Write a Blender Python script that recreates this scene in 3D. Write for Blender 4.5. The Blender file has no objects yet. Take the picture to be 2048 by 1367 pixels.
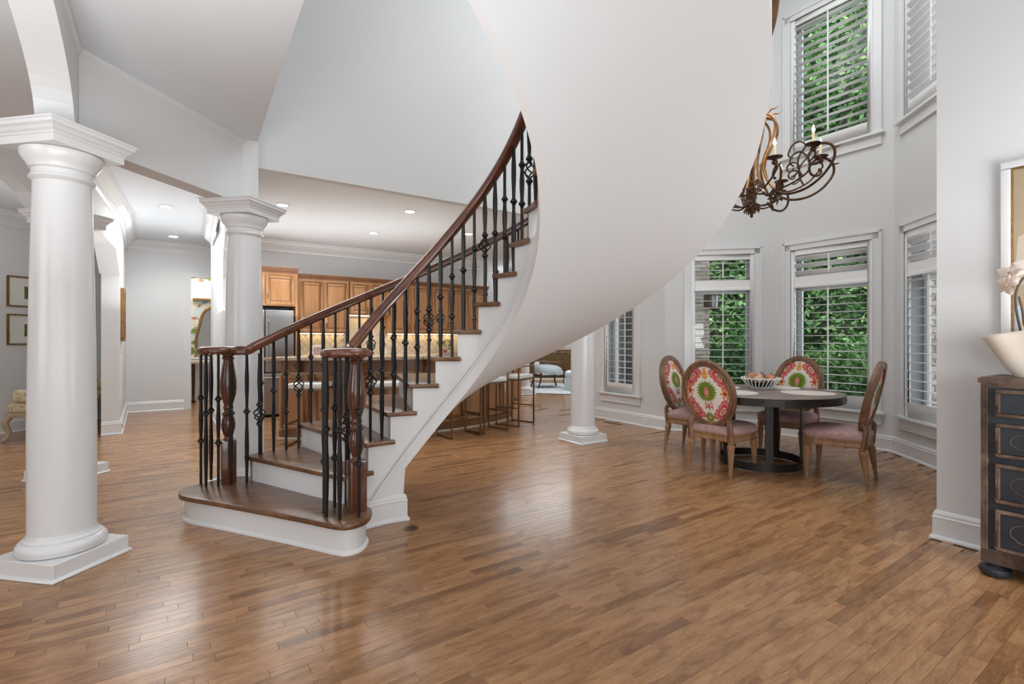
import bpy, bmesh, math, random
from mathutils import Vector, Matrix
random.seed(7)
R = math.radians
S = bpy.context.scene
C = S.collection
# ------------------------------------------------------------------ camera
CAMH, F, V0 = 1.30, 1000.0, 678.0
cd = bpy.data.cameras.new('camera'); cam = bpy.data.objects.new('camera', cd); C.objects.link(cam)
cam.location = (0, 0, CAMH); cam.rotation_euler = (R(90), 0, 0)
cd.sensor_width = 36.0; cd.lens = 36.0 * F / 2048.0; cd.shift_y = -(683.5 - V0) / 2048.0
cd.clip_start = 0.05; cd.clip_end = 200
S.camera = cam
# ------------------------------------------------------------------ world, sun, big lights, exposure
wd = bpy.data.worlds.new('world'); S.world = wd; wd.use_nodes = True
wn = wd.node_tree.nodes; wl = wd.node_tree.links; wn.clear()
wo = wn.new('ShaderNodeOutputWorld'); wb = wn.new('ShaderNodeBackground'); sk = wn.new('ShaderNodeTexSky')
sk.sky_type = 'HOSEK_WILKIE'; sk.turbidity = 5.0; sk.ground_albedo = 0.3
sk.sun_direction = Vector((-0.45, -0.45, 0.77)).normalized()
wb.inputs['Strength'].default_value = 13.0
hs = wn.new('ShaderNodeHueSaturation'); hs.inputs['Saturation'].default_value = .4; wl.new(sk.outputs[0], hs.inputs['Color']); wl.new(hs.outputs[0], wb.inputs['Color']); wl.new(wb.outputs[0], wo.inputs[0])
sd = bpy.data.lights.new('sun', 'SUN'); sun = bpy.data.objects.new('sun', sd); C.objects.link(sun)
sd.energy = 6.0; sd.angle = R(2); sd.color = (1, .96, .9)
sun.location = (-3, -3, 20); sun.rotation_euler = Vector((0.45, 0.45, -0.77)).to_track_quat('-Z', 'Y').to_euler()

def area(name, loc, aim, sx, sy, power, col=(1, 1, 1)):
    d = bpy.data.lights.new(name, 'AREA'); o = bpy.data.objects.new(name, d); C.objects.link(o)
    d.shape = 'RECTANGLE'; d.size = sx; d.size_y = sy; d.energy = power; d.color = col
    o.location = loc; o.rotation_euler = (Vector(aim) - Vector(loc)).to_track_quat('-Z', 'Y').to_euler()
    return o
COOL = (.955, .982, 1)
area('rotunda_top_fill', (1.9, 4.0, 6.3), (1.9, 4.0, 0), 3.6, 3.6, 130, COOL)  # added fill under the solid rotunda ceiling, no skylight there
area('foyer_back_fill', (0.5, -3.9, 1.9), (0.4, 2.0, 1.4), 6.0, 3.2, 105, COOL)  # fill added behind the camera, no window in that wall
area('foyer_left_fill', (-5.5, -2.5, 2.0), (-3.0, 3.0, 1.2), 3.0, 2.4, 70, COOL)  # unseen fill added left of the camera, not a window
area('living_side_fill', (-9.5, 4.0, 2.0), (-4, 6, 1.3), 3.5, 2.4, 175, COOL)  # added fill from the left to brighten the living room
area('kitchen_down_fill', (-2.6, 7.3, 3.0), (-2.6, 7.3, 0), 3.4, 1.6, 60, (1, .985, .96))  # broad fill added besides the recessed kitchen lights
area('hall_down_fill', (-5.2, 7.4, 3.0), (-5.2, 7.4, 0), 1.0, 2.0, 38, COOL)  # extra fill added to the recessed hall lights
area('family_down_fill', (1.4, 13.0, 3.0), (1.4, 13.0, 0), 3.5, 3.5, 130, COOL)  # added overhead fill, no fixture in the family room
# area fills added inside the rooms to brighten ceilings, stair soffit and nook
area('foyer_up_fill', (-1.6, 0.9, 1.6), (-1.6, 0.9, 5), 1.6, 1.6, 56, COOL)  # upward fill added for the foyer ceiling
area('soffit_fill', (1.6, -1.0, 1.0), (0.7, 4.2, 2.1), 2.6, 1.6, 24, COOL)  # added fill aimed straight at the stair underside
area('nook_fill', (3.2, 1.0, 1.2), (3.8, 6.3, 4.4), 1.4, 1.2, 62, COOL)  # added fill aimed up at the nook shutters
area('kitchen_up_fill', (-2.8, 7.9, 1.7), (-2.8, 7.9, 5), 3.6, 1.6, 30, COOL)  # upward fill added for the kitchen ceiling
area('hall_up_fill', (-4.6, 6.3, 1.7), (-4.6, 6.3, 5), 1.4, 2.4, 15, COOL)  # upward fill added for the hall ceiling
area('living_up_fill', (-7.5, 3.5, 1.7), (-7.5, 3.5, 5), 3.0, 3.0, 36, COOL)  # upward fill added for the living room ceiling
area('powder_room_fill', (-6.2, 10.1, 2.9), (-6.2, 10.1, 0), 1.4, .8, 30, (1, .93, .82))  # warm fill added to brighten the dark powder room
S.view_settings.view_transform = 'Standard'; S.view_settings.look = 'None'
S.view_settings.gamma = 1.0; S.view_settings.use_curve_mapping = False
S.view_settings.exposure = 0.06
S.cycles.use_denoising = True
S.cycles.max_bounces = 10; S.cycles.diffuse_bounces = 6; S.cycles.glossy_bounces = 4; S.cycles.transparent_max_bounces = 12
S.cycles.sample_clamp_indirect = 6.0

# ------------------------------------------------------------------ directions of the house grid (45 degree grid)
TH = R(-34.5)
def dirv(a): return Vector((math.sin(a), math.cos(a)))
E0, E1, E2, EM = dirv(TH), dirv(TH + R(45)), dirv(TH + R(90)), dirv(TH - R(45))
def ang(d): return math.atan2(d[1], d[0])
def V2(x, y): return Vector((x, y))
def on_line(P, d, u):            # parameter along a plan line seen at picture column u
    k = (u - 1024) / F
    return (k * P[1] - P[0]) / (d[0] - k * d[1])

# ------------------------------------------------------------------ materials
MATS = {}
class NT:
    def __init__(s, name):
        m = bpy.data.materials.new(name); m.use_nodes = True; s.m = m; s.n = m.node_tree.nodes; s.l = m.node_tree.links
        s.b = s.n['Principled BSDF']; MATS[name] = m
    def new(s, t, **k):
        x = s.n.new(t)
        for a, v in k.items(): setattr(x, a, v)
        return x
    def link(s, a, b): s.l.new(a, b)
    def ramp(s, fac, stops):
        r = s.new('ShaderNodeValToRGB'); e = r.color_ramp.elements
        while len(e) < len(stops): e.new(0.5)
        for k, (p, c) in enumerate(stops): e[k].position = p; e[k].color = (*c, 1)
        s.link(fac, r.inputs[0]); return r.outputs[0]
    def mix(s, fac, a, b, mode='MIX'):
        x = s.new('ShaderNodeMix', data_type='RGBA', blend_type=mode)
        if isinstance(fac, (int, float)): x.inputs[0].default_value = fac
        else: s.link(fac, x.inputs[0])
        for k, q in ((6, a), (7, b)):
            if isinstance(q, tuple): x.inputs[k].default_value = (*q, 1)
            else: s.link(q, x.inputs[k])
        return x.outputs[2]
    def noise(s, vec, scale, detail=3, rough=.5, dist=0):
        x = s.new('ShaderNodeTexNoise'); x.inputs['Scale'].default_value = scale; x.inputs['Detail'].default_value = detail
        x.inputs['Roughness'].default_value = rough; x.inputs['Distortion'].default_value = dist
        if vec is not None: s.link(vec, x.inputs['Vector'])
        return x.outputs['Fac']
    def bump(s, h, strength, dist=.002):
        x = s.new('ShaderNodeBump'); x.inputs['Strength'].default_value = strength; x.inputs['Distance'].default_value = dist
        s.link(h, x.inputs['Height']); s.link(x.outputs[0], s.b.inputs['Normal'])
def mat(name, col, rough=.5, metal=0, spec=.5, coat=0, var=.0, vscale=8, bump=0, emit=0):
    t = NT(name); b = t.b
    b.inputs['Base Color'].default_value = (*col, 1); b.inputs['Roughness'].default_value = rough
    b.inputs['Metallic'].default_value = metal; b.inputs['Specular IOR Level'].default_value = spec
    b.inputs['Coat Weight'].default_value = coat; b.inputs['Coat Roughness'].default_value = .1
    if emit: b.inputs['Emission Color'].default_value = (*col, 1); b.inputs['Emission Strength'].default_value = emit
    if var or bump:
        g = t.new('ShaderNodeNewGeometry'); f = t.noise(g.outputs['Position'], vscale, 4)
        if var:
            t.link(t.ramp(f, [(.3, tuple(c * (1 - var) for c in col)), (.7, tuple(min(1, c * (1 + var)) for c in col))]), b.inputs['Base Color'])
        if bump: t.bump(f, bump)
    return t.m
def wood(name, dark, mid, light, rough=.3, scale=(1, 1, 14), coat=.2, grain=30, rot=0, attr=False, spec=.5):
    t = NT(name); g = t.new('ShaderNodeNewGeometry') if attr else t.new('ShaderNodeTexCoord')
    mp = t.new('ShaderNodeMapping', vector_type='POINT'); t.link(g.outputs['Position' if attr else 'Object'], mp.inputs[0])
    mp.inputs['Rotation'].default_value = (0, 0, rot)
    v = mp.outputs[0]
    sc = t.new('ShaderNodeVectorMath', operation='MULTIPLY'); sc.inputs[1].default_value = scale; t.link(v, sc.inputs[0]); v = sc.outputs[0]
    if attr:
        at = t.new('ShaderNodeAttribute', attribute_name='tone')
        sh = t.new('ShaderNodeVectorMath', operation='MULTIPLY'); sh.inputs[1].default_value = (37, 91, 53); t.link(at.outputs['Color'], sh.inputs[0])
        ad = t.new('ShaderNodeVectorMath', operation='ADD'); t.link(v, ad.inputs[0]); t.link(sh.outputs[0], ad.inputs[1]); v = ad.outputs[0]
    f = t.noise(v, grain * .12, 5, .6, .8); f2 = t.noise(v, grain, 3, .6, .3)
    col = t.ramp(f, [(.36, dark), (.5, mid), (.64, light)])
    col = t.mix(.35, col, t.ramp(f2, [(.3, dark), (.7, light)]))
    if attr:
        sp = t.new('ShaderNodeSeparateColor'); t.link(at.outputs['Color'], sp.inputs[0])
        col = t.mix(.85, col, t.ramp(sp.outputs[0], [(0, (.52, .47, .44)), (.15, (.82, .80, .78)), (.5, (1, 1, 1)), (.85, (1.07, 1.07, 1.07)), (1, (1.22, 1.23, 1.25))]), 'MULTIPLY')
        bl = t.noise(g.outputs['Position'], .6, 2)
        col = t.mix(.5, col, t.ramp(bl, [(.3, (.82, .8, .78)), (.7, (1.12, 1.12, 1.12))]), 'MULTIPLY')
        kn = t.noise(v, grain * .3, 4, .7, 2.5)
        col = t.mix(t.ramp(kn, [(.64, (0, 0, 0)), (.76, (.4, .4, .4))]), col, tuple(c * .75 for c in dark))
    t.link(col, t.b.inputs['Base Color']); t.b.inputs['Roughness'].default_value = rough
    t.b.inputs['Coat Weight'].default_value = coat; t.b.inputs['Coat Roughness'].default_value = .12
    t.b.inputs['Specular IOR Level'].default_value = spec
    t.bump(f2, .06, .001)
    return t.m
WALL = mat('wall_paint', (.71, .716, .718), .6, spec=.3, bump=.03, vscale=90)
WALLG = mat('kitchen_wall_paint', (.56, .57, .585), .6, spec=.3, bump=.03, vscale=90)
CEIL = mat('ceiling_paint', (.72, .755, .785), .8, spec=.2)
TRIM = mat('trim_enamel', (.755, .762, .768), .22, spec=.5)
SHUT = mat('shutter_enamel', (.90, .90, .90), .3)
FLOOR = wood('floor_wood', (.225, .102, .038), (.385, .195, .085), (.485, .268, .130), .25, (3.2, 15, 1), .16, 9, ang(E2) * -1, attr=True)
TREAD = wood('tread_wood', (.085, .035, .015), (.16, .075, .034), (.24, .12, .058), .3, (2, 9, 9), .12, 9, -.5)
RAIL = wood('mahogany', (.06, .016, .007), (.115, .034, .014), (.17, .055, .024), .18, (3, 3, 3), .6, 8)
OAK = wood('cabinet_oak', (.33, .155, .06), (.43, .215, .09), (.52, .28, .125), .35, (8, 8, 1), .15, 8)
OAKD = wood('cabinet_oak_glaze', (.16, .065, .024), (.21, .09, .036), (.26, .115, .05), .4, (8, 8, 1), .1, 8)
IRON = mat('wrought_iron', (.012, .012, .013), .38, .3, .6, var=.3, vscale=60, bump=.25)
BRONZE = mat('bronze_iron', (.09, .045, .025), .4, .6, var=.45, vscale=25)
GILT = mat('gilt_iron', (.40, .21, .085), .38, .7, var=.5, vscale=20)
BRASS = mat('antique_brass', (.24, .16, .10), .35, .9, var=.15)
STEEL = mat('stainless_steel', (.38, .39, .40), .32, .95, var=.08, vscale=3)
BLACKP = mat('black_gap', (.01, .01, .01), .5)
WHITE_UPH = mat('white_upholstery', (.80, .79, .77), .7, spec=.2, bump=.1, vscale=200)
PINK = mat('dusty_pink_velvet', (.43, .275, .26), .75, spec=.2, var=.14, vscale=30, bump=.2)
CHWOOD = wood('limed_walnut', (.10, .045, .02), (.19, .095, .048), (.30, .17, .10), .45, (12, 12, 2), .0, 10)
LEGWOOD = wood('limed_oak_leg', (.17, .075, .03), (.30, .15, .065), (.42, .24, .125), .45, (14, 14, 2), .0, 10)
TABTOP = wood('grey_brown_tabletop', (.17, .128, .11), (.26, .20, .175), (.34, .27, .24), .4, (2, 12, 2), .1, 8)
TABIRON = mat('dark_table_iron', (.022, .017, .015), .4, .4, var=.3, vscale=14)
CREAM = mat('cream_ceramic', (.70, .63, .53), .4, var=.05, vscale=6)
MATW = mat('cream_placemat', (.72, .65, .58), .8, bump=.3, vscale=120)
GOLDF = mat('gold_frame', (.30, .17, .06), .35, .5, var=.3, vscale=30)
PAPER = mat('mat_board', (.78, .76, .70), .8)
PLASTIC = mat('white_plastic', (.8, .8, .79), .35)
LAMP = mat('lamp_glow', (1, .97, .9), .5, emit=14)
FLAME = mat('candle_bulb', (1, .80, .45), .5, emit=28)
mat('sconce_glow', (1, .82, .5), .5, emit=5)
CANDLE = mat('candle_sleeve', (.85, .72, .45), .5, emit=.25)
PALEB = mat('pale_blue_fabric', (.56, .63, .66), .8, var=.06, vscale=20)
LEAFG = mat('leaf_green', (.10, .22, .04), .5, var=.4, vscale=9)
ORCH = mat('orchid_petal', (.78, .66, .58), .6, var=.08, vscale=40)
BLKBLUE = mat('chest_paint', (.020, .023, .030), .42, var=.35, vscale=10)
CHTRIM = wood('chest_trim_wood', (.035, .019, .013), (.10, .06, .042), (.22, .15, .11), .42, (6, 6, 6), .0, 7)
BARK = mat('bark', (.10, .08, .07), .9, var=.3, vscale=4, bump=.4)
def build_special():
    # granite
    t = NT('granite'); g = t.new('ShaderNodeNewGeometry'); f = t.noise(g.outputs['Position'], 55, 4, .7)
    t.link(t.ramp(f, [(.35, (.10, .07, .05)), (.47, (.42, .31, .20)), (.6, (.66, .56, .42)), (.7, (.25, .17, .11))]), t.b.inputs['Base Color']); t.b.inputs['Roughness'].default_value = .15
    # marble / cream tile
    t = NT('travertine_tile'); g = t.new('ShaderNodeNewGeometry'); f = t.noise(g.outputs['Position'], 9, 4, .6)
    t.link(t.ramp(f, [(.3, (.62, .53, .38)), (.7, (.80, .73, .58))]), t.b.inputs['Base Color']); t.b.inputs['Roughness'].default_value = .35
    # print by vertex colour
    t = NT('printed_fabric'); a = t.new('ShaderNodeAttribute', attribute_name='print'); g = t.new('ShaderNodeTexCoord')
    f = t.noise(g.outputs['Object'], 260, 2)
    t.link(t.mix(.12, a.outputs['Color'], t.ramp(f, [(.3, (.5, .5, .5)), (.7, (1, 1, 1))]), 'MULTIPLY'), t.b.inputs['Base Color']); t.b.inputs['Roughness'].default_value = .85
    t.b.inputs['Specular IOR Level'].default_value = .2
    # leaves outside
    for nm, st in (('tree_leaf', [(.3, (.03, .09, .035)), (.5, (.08, .20, .055)), (.72, (.24, .38, .11))]),
                   ('tree_leaf_dark', [(.3, (.02, .07, .045)), (.5, (.05, .14, .075)), (.75, (.13, .27, .12))])):
        t = NT(nm); g = t.new('ShaderNodeNewGeometry'); f = t.noise(g.outputs['Position'], 1.6, 4, .7)
        t.link(t.ramp(f, st), t.b.inputs['Base Color']); t.b.inputs['Roughness'].default_value = .55
    t = NT('grass'); g = t.new('ShaderNodeNewGeometry'); f = t.noise(g.outputs['Position'], 3, 5, .8)
    t.link(t.ramp(f, [(.3, (.05, .11, .03)), (.7, (.18, .26, .08))]), t.b.inputs['Base Color'])
    # bricks
    t = NT('brick_tan'); a = t.new('ShaderNodeObjectInfo'); g = t.new('ShaderNodeNewGeometry'); f = t.noise(g.outputs['Position'], 22, 4, .7)
    c = t.ramp(a.outputs['Random'], [(0, (.40, .32, .26)), (.3, (.60, .52, .44)), (.65, (.72, .65, .57)), (1, (.50, .40, .33))])
    t.link(t.mix(.4, c, t.ramp(f, [(.3, (.55, .5, .45)), (.7, (1.2, 1.2, 1.2))]), 'MULTIPLY'), t.b.inputs['Base Color']); t.b.inputs['Roughness'].default_value = .9; t.bump(f, .4, .004)
    mat('mortar', (.42, .38, .33), .95, var=.1, vscale=30)
    # glass pane
    t = NT('window_glass'); n = t.n; n.remove(t.b); o = n['Material Output']
    tr = t.new('ShaderNodeBsdfTransparent'); tr.inputs[0].default_value = (.93, .97, .96, 1)
    gl = t.new('ShaderNodeBsdfGlossy'); gl.inputs['Roughness'].default_value = .02
    fr = t.new('ShaderNodeFresnel'); fr.inputs[0].default_value = 1.45; mx = t.new('ShaderNodeMixShader')
    t.link(fr.outputs[0], mx.inputs[0]); t.link(tr.outputs[0], mx.inputs[1]); t.link(gl.outputs[0], mx.inputs[2]); t.link(mx.outputs[0], o.inputs[0])
    # rug
    t = NT('rug_pattern'); g = t.new('ShaderNodeNewGeometry'); f = t.noise(g.outputs['Position'], 2.2, 3, .6, 1.5)
    t.link(t.ramp(f, [(.35, (.55, .55, .54)), (.48, (.33, .38, .43)), (.55, (.52, .53, .54)), (.65, (.40, .44, .47))]), t.b.inputs['Base Color']); t.b.inputs['Roughness'].default_value = .95
    # floral paper
    t = NT('floral_wallpaper'); g = t.new('ShaderNodeNewGeometry'); vo = t.new('ShaderNodeTexVoronoi'); vo.inputs['Scale'].default_value = 6.5
    mpn = t.new('ShaderNodeVectorMath', operation='ADD'); nz = t.new('ShaderNodeTexNoise'); nz.inputs['Scale'].default_value = 7
    t.link(g.outputs['Position'], nz.inputs['Vector']); t.link(g.outputs['Position'], mpn.inputs[0])
    ns = t.new('ShaderNodeVectorMath', operation='SCALE'); ns.inputs['Scale'].default_value = .35; t.link(nz.outputs['Color'], ns.inputs[0]); t.link(ns.outputs[0], mpn.inputs[1])
    t.link(mpn.outputs[0], vo.inputs['Vector']); sp = t.new('ShaderNodeSeparateColor'); t.link(vo.outputs['Color'], sp.inputs[0])
    c = t.ramp(sp.outputs[0], [(0, (.75, .72, .62)), (.25, (.20, .26, .07)), (.38, (.70, .68, .58)), (.55, (.50, .17, .08)), (.68, (.78, .78, .70)), (.8, (.25, .35, .38)), (.92, (.16, .09, .05)), (1, (.8, .78, .7))])
    for e in t.n:
        if e.type == 'VALTORGB': e.color_ramp.interpolation = 'CONSTANT' if e.outputs[0] == c else e.color_ramp.interpolation
    t.link(t.mix(t.ramp(vo.outputs['Distance'], [(.45, (0, 0, 0)), (.75, (1, 1, 1))]), c, (.55, .66, .68)), t.b.inputs['Base Color']); t.b.inputs['Roughness'].default_value = .8
    # mirror
    mat('mirror_glass', (.8, .82, .83), .03, 1.0)
    # brown moss wall of far console
    t = NT('brown_lacquer'); g = t.new('ShaderNodeNewGeometry'); f = t.noise(g.outputs['Position'], 30, 3, .7)
    t.link(t.ramp(f, [(.3, (.045, .024, .004)), (.7, (.13, .075, .014))]), t.b.inputs['Base Color'])
    # yellow print chair
    t = NT('golden_brocade'); g = t.new('ShaderNodeTexCoord'); f = t.noise(g.outputs['Object'], 9, 4, .6, 2)
    t.link(t.ramp(f, [(.38, (.55, .44, .22)), (.5, (.70, .62, .42)), (.6, (.38, .27, .12)), (.7, (.66, .57, .36))]), t.b.inputs['Base Color']); t.b.inputs['Roughness'].default_value = .7
    mat('peach', (.55, .25, .13), .5, var=.35, vscale=30); mat('pomegranate', (.33, .10, .07), .45, var=.5, vscale=25); mat('onion_tan', (.55, .36, .22), .5, var=.3, vscale=30)
    mat('art_tan', (.42, .33, .22), .35, spec=.6, var=.1, vscale=1.5); mat('art_pale', (.58, .50, .40), .4); mat('art_blue', (.52, .58, .64), .5); mat('art_amber', (.50, .30, .12), .5)
    mat('art_botanical', (.12, .14, .04), .7, var=.8, vscale=45); mat('brown_canvas', (.24, .13, .06), .6, var=.5, vscale=14)
    mat('warm_strip', (1, .80, .48), .5, emit=9); mat('milky_glass', (.55, .57, .58), .2); mat('brown_stone_wall', (.15, .12, .10), .9, var=.3)
    mat('lime_oak_pale', (.42, .33, .22), .5, var=.15, vscale=20); mat('photo_print', (.50, .33, .30), .5, var=.6, vscale=60)
build_special()
M = MATS

# ------------------------------------------------------------------ mesh helpers
def mk(name, verts, faces, m, parent=None, smooth=False, kind=None, label=None, mw=None):
    me = bpy.data.meshes.new(name); me.from_pydata([tuple(v) for v in verts], [], faces); me.update()
    if m is not None: me.materials.append(m)
    if smooth: me.polygons.foreach_set('use_smooth', [True] * len(me.polygons))
    o = bpy.data.objects.new(name, me); C.objects.link(o)
    if parent is not None: o.parent = parent
    if kind: o['kind'] = kind
    if label: o['label'] = label
    return o
class MB:
    def __init__(s): s.v = []; s.f = []
    def add(s, v, f):
        k = len(s.v); s.v += [tuple(x) for x in v]; s.f += [tuple(i + k for i in q) for q in f]; return s
    def box(s, x0, x1, y0, y1, z0, z1, T=None):
        v = [(x, y, z) for z in (z0, z1) for y in (y0, y1) for x in (x0, x1)]
        if T: v = [T(*p) for p in v]
        return s.add(v, [(0, 2, 3, 1), (4, 5, 7, 6), (0, 1, 5, 4), (2, 6, 7, 3), (0, 4, 6, 2), (1, 3, 7, 5)])
    def panel(s, x0, x1, z0, z1, y, d, bev, T=None):
        """raised or sunk rectangle on plane y (front towards -y), depth d, sloped border bev"""
        v = [(x0, y, z0), (x1, y, z0), (x1, y, z1), (x0, y, z1), (x0 + bev, y - d, z0 + bev), (x1 - bev, y - d, z0 + bev), (x1 - bev, y - d, z1 - bev), (x0 + bev, y - d, z1 - bev)]
        if T: v = [T(*p) for p in v]
        return s.add(v, [(4, 5, 6, 7), (0, 1, 5, 4), (1, 2, 6, 5), (2, 3, 7, 6), (3, 0, 4, 7)])
    def prism(s, poly, z0, z1):
        n = len(poly); v = [(p[0], p[1], z0) for p in poly] + [(p[0], p[1], z1) for p in poly]
        return s.add(v, [tuple(range(n))[::-1], tuple(range(n, 2 * n))] + [(i, (i + 1) % n, (i + 1) % n + n, i + n) for i in range(n)])
    def lathe(s, prof, n=24, cx=0, cy=0, T=None):
        v = []; f = []
        for r, z in prof:
            for k in range(n):
                a = 2 * math.pi * k / n; p = (cx + r * math.cos(a), cy + r * math.sin(a), z); v.append(T(*p) if T else p)
        for i in range(len(prof) - 1):
            for k in range(n):
                k2 = (k + 1) % n; f.append((i * n + k, i * n + k2, (i + 1) * n + k2, (i + 1) * n + k))
        f.append(tuple(range(n))[::-1]); f.append(tuple(range((len(prof) - 1) * n, len(prof) * n)))
        return s.add(v, f)
    def tube(s, pts, rad, n=8, closed=False, sq=None):
        pts = [Vector(p) for p in pts]; N = len(pts)
        if not isinstance(rad, (list, tuple)): rad = [rad] * N
        v = []; f = []; up = None
        for i, p in enumerate(pts):
            if closed: t = (pts[(i + 1) % N] - pts[i - 1])
            else: t = pts[min(i + 1, N - 1)] - pts[max(i - 1, 0)]
            if t.length < 1e-9: t = Vector((0, 0, 1))
            t.normalize()
            if up is None:
                up = Vector((0, 0, 1)) if abs(t.z) < .9 else Vector((1, 0, 0))
            a = up - t * up.dot(t)
            if a.length < 1e-6: a = t.orthogonal()
            a.normalize(); up = a; b = t.cross(a)
            for k in range(n):
                q = 2 * math.pi * (k + .5) / n; ca, cb = math.cos(q), math.sin(q)
                if sq: ca *= sq[0]; cb *= sq[1]
                v.append(p + (a * ca + b * cb) * rad[i])
        m = N if closed else N - 1
        for i in range(m):
            j = (i + 1) % N
            for k in range(n):
                k2 = (k + 1) % n; f.append((i * n + k, j * n + k, j * n + k2, i * n + k2))
        if not closed: f.append(tuple(range(n))); f.append(tuple(range((N - 1) * n, N * n))[::-1])
        return s.add(v, f)
    def sweep(s, prof, path, side=1, closed=False):
        """prof: (offset from the path to its left * side, z); path: 2D or 3D points, mitred"""
        P = [Vector((p[0], p[1])) for p in path]; Z = [p[2] if len(p) > 2 else 0 for p in path]; N = len(P); v = []; f = []; m = len(prof)
        for i in range(N):
            if closed: a = (P[i] - P[i - 1]).normalized(); b = (P[(i + 1) % N] - P[i]).normalized()
            else:
                a = (P[i] - P[i - 1]).normalized() if i else (P[1] - P[0]).normalized()
                b = (P[i + 1] - P[i]).normalized() if i < N - 1 else a
            na = Vector((-a.y, a.x)); nb = Vector((-b.y, b.x)); nn = na + nb
            nn = nn / max(.3, nn.dot(na)) if nn.length > 1e-6 else na
            for o, z in prof: q = P[i] + nn * (o * side); v.append((q.x, q.y, Z[i] + z))
        for i in range(N if closed else N - 1):
            j = (i + 1) % N
            for k in range(m):
                k2 = (k + 1) % m; f.append((i * m + k, j * m + k, j * m + k2, i * m + k2))
        if not closed: f.append(tuple(range(m))[::-1]); f.append(tuple(range((N - 1) * m, N * m)))
        return s.add(v, f)
    def ball(s, c, r, n=12, m=8, sc=(1, 1, 1)):
        v = []; f = []
        for i in range(m + 1):
            th = math.pi * i / m
            for k in range(n):
                ph = 2 * math.pi * k / n; v.append((c[0] + r * sc[0] * math.sin(th) * math.cos(ph), c[1] + r * sc[1] * math.sin(th) * math.sin(ph), c[2] + r * sc[2] * math.cos(th)))
        for i in range(m):
            for k in range(n):
                k2 = (k + 1) % n; f.append((i * n + k, (i + 1) * n + k, (i + 1) * n + k2, i * n + k2))
        return s.add(v, f)
    def build(s, name, m, parent=None, smooth=False, kind=None, label=None, fix=True, bevel=0, seg=2):
        o = mk(name, s.v, s.f, m, parent, smooth, kind, label)
        if fix or bevel:
            bm = bmesh.new(); bm.from_mesh(o.data)
            if fix:
                bmesh.ops.remove_doubles(bm, verts=bm.verts, dist=1e-6)
                bmesh.ops.recalc_face_normals(bm, faces=bm.faces)
            if bevel:
                e = [x for x in bm.edges if len(x.link_faces) == 2 and x.calc_face_angle(0) > R(35)]
                bmesh.ops.bevel(bm, geom=e, offset=bevel, segments=seg, profile=.6, affect='EDGES', clamp_overlap=True)
            bm.to_mesh(o.data); bm.free()
            if smooth or bevel:
                o.data.polygons.foreach_set('use_smooth', [True] * len(o.data.polygons))
                o.data.set_sharp_from_angle(angle=R(38))
        return o
def thing(name, label, cat, loc=(0, 0, 0), rz=0, group=None):
    o = bpy.data.objects.new(name, None); C.objects.link(o); o.empty_display_size = .2
    o.location = loc if len(loc) == 3 else (loc[0], loc[1], 0); o.rotation_euler = (0, 0, rz)
    o['label'] = label; o['category'] = cat
    if group: o['group'] = group
    return o
def tag(o, label, cat, group=None, kind=None):
    o['label'] = label; o['category'] = cat
    if group: o['group'] = group
    if kind: o['kind'] = kind
    return o
def copy_tree(o, parent=None):
    c = o.copy(); C.objects.link(c)
    if parent is not None: c.parent = parent
    for ch in list(o.children): copy_tree(ch, c)
    return c
def spline(pts, n=8, closed=False):
    P = [Vector(p) for p in pts]; N = len(P); out = []
    rng = range(N) if closed else range(N - 1)
    for i in rng:
        p0 = P[(i - 1) % N] if closed or i > 0 else P[0] * 2 - P[1]; p1 = P[i]; p2 = P[(i + 1) % N]
        p3 = P[(i + 2) % N] if closed or i + 2 < N else P[-1] * 2 - P[-2]
        for k in range(n):
            t = k / n; out.append(.5 * ((2 * p1) + (p2 - p0) * t + (2 * p0 - 5 * p1 + 4 * p2 - p3) * t * t + (3 * p1 - p0 - 3 * p2 + p3) * t ** 3))
    if not closed: out.append(P[-1])
    return out
def frame(P, d, n):              # local (s along d, y away from the viewer = -n side, z) -> world
    return lambda s, y, z: (P[0] + d[0] * s - n[0] * y, P[1] + d[1] * s - n[1] * y, z)

# ================================================================== SETTING
ZC, ZT = 3.06, 6.4                # lower ceiling, rotunda ceiling
C1, C2 = V2(-2.62, 3.025), V2(-2.335, 4.56)
HEND = C2 + E2 * 4.55
W0, W1, W2, W3, W4 = V2(1.25, 8.55), V2(2.19, 7.15), V2(3.61, 6.887), V2(4.39, 5.748), V2(4.13, 4.33)
R0 = V2(2.78, 3.273)

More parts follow.
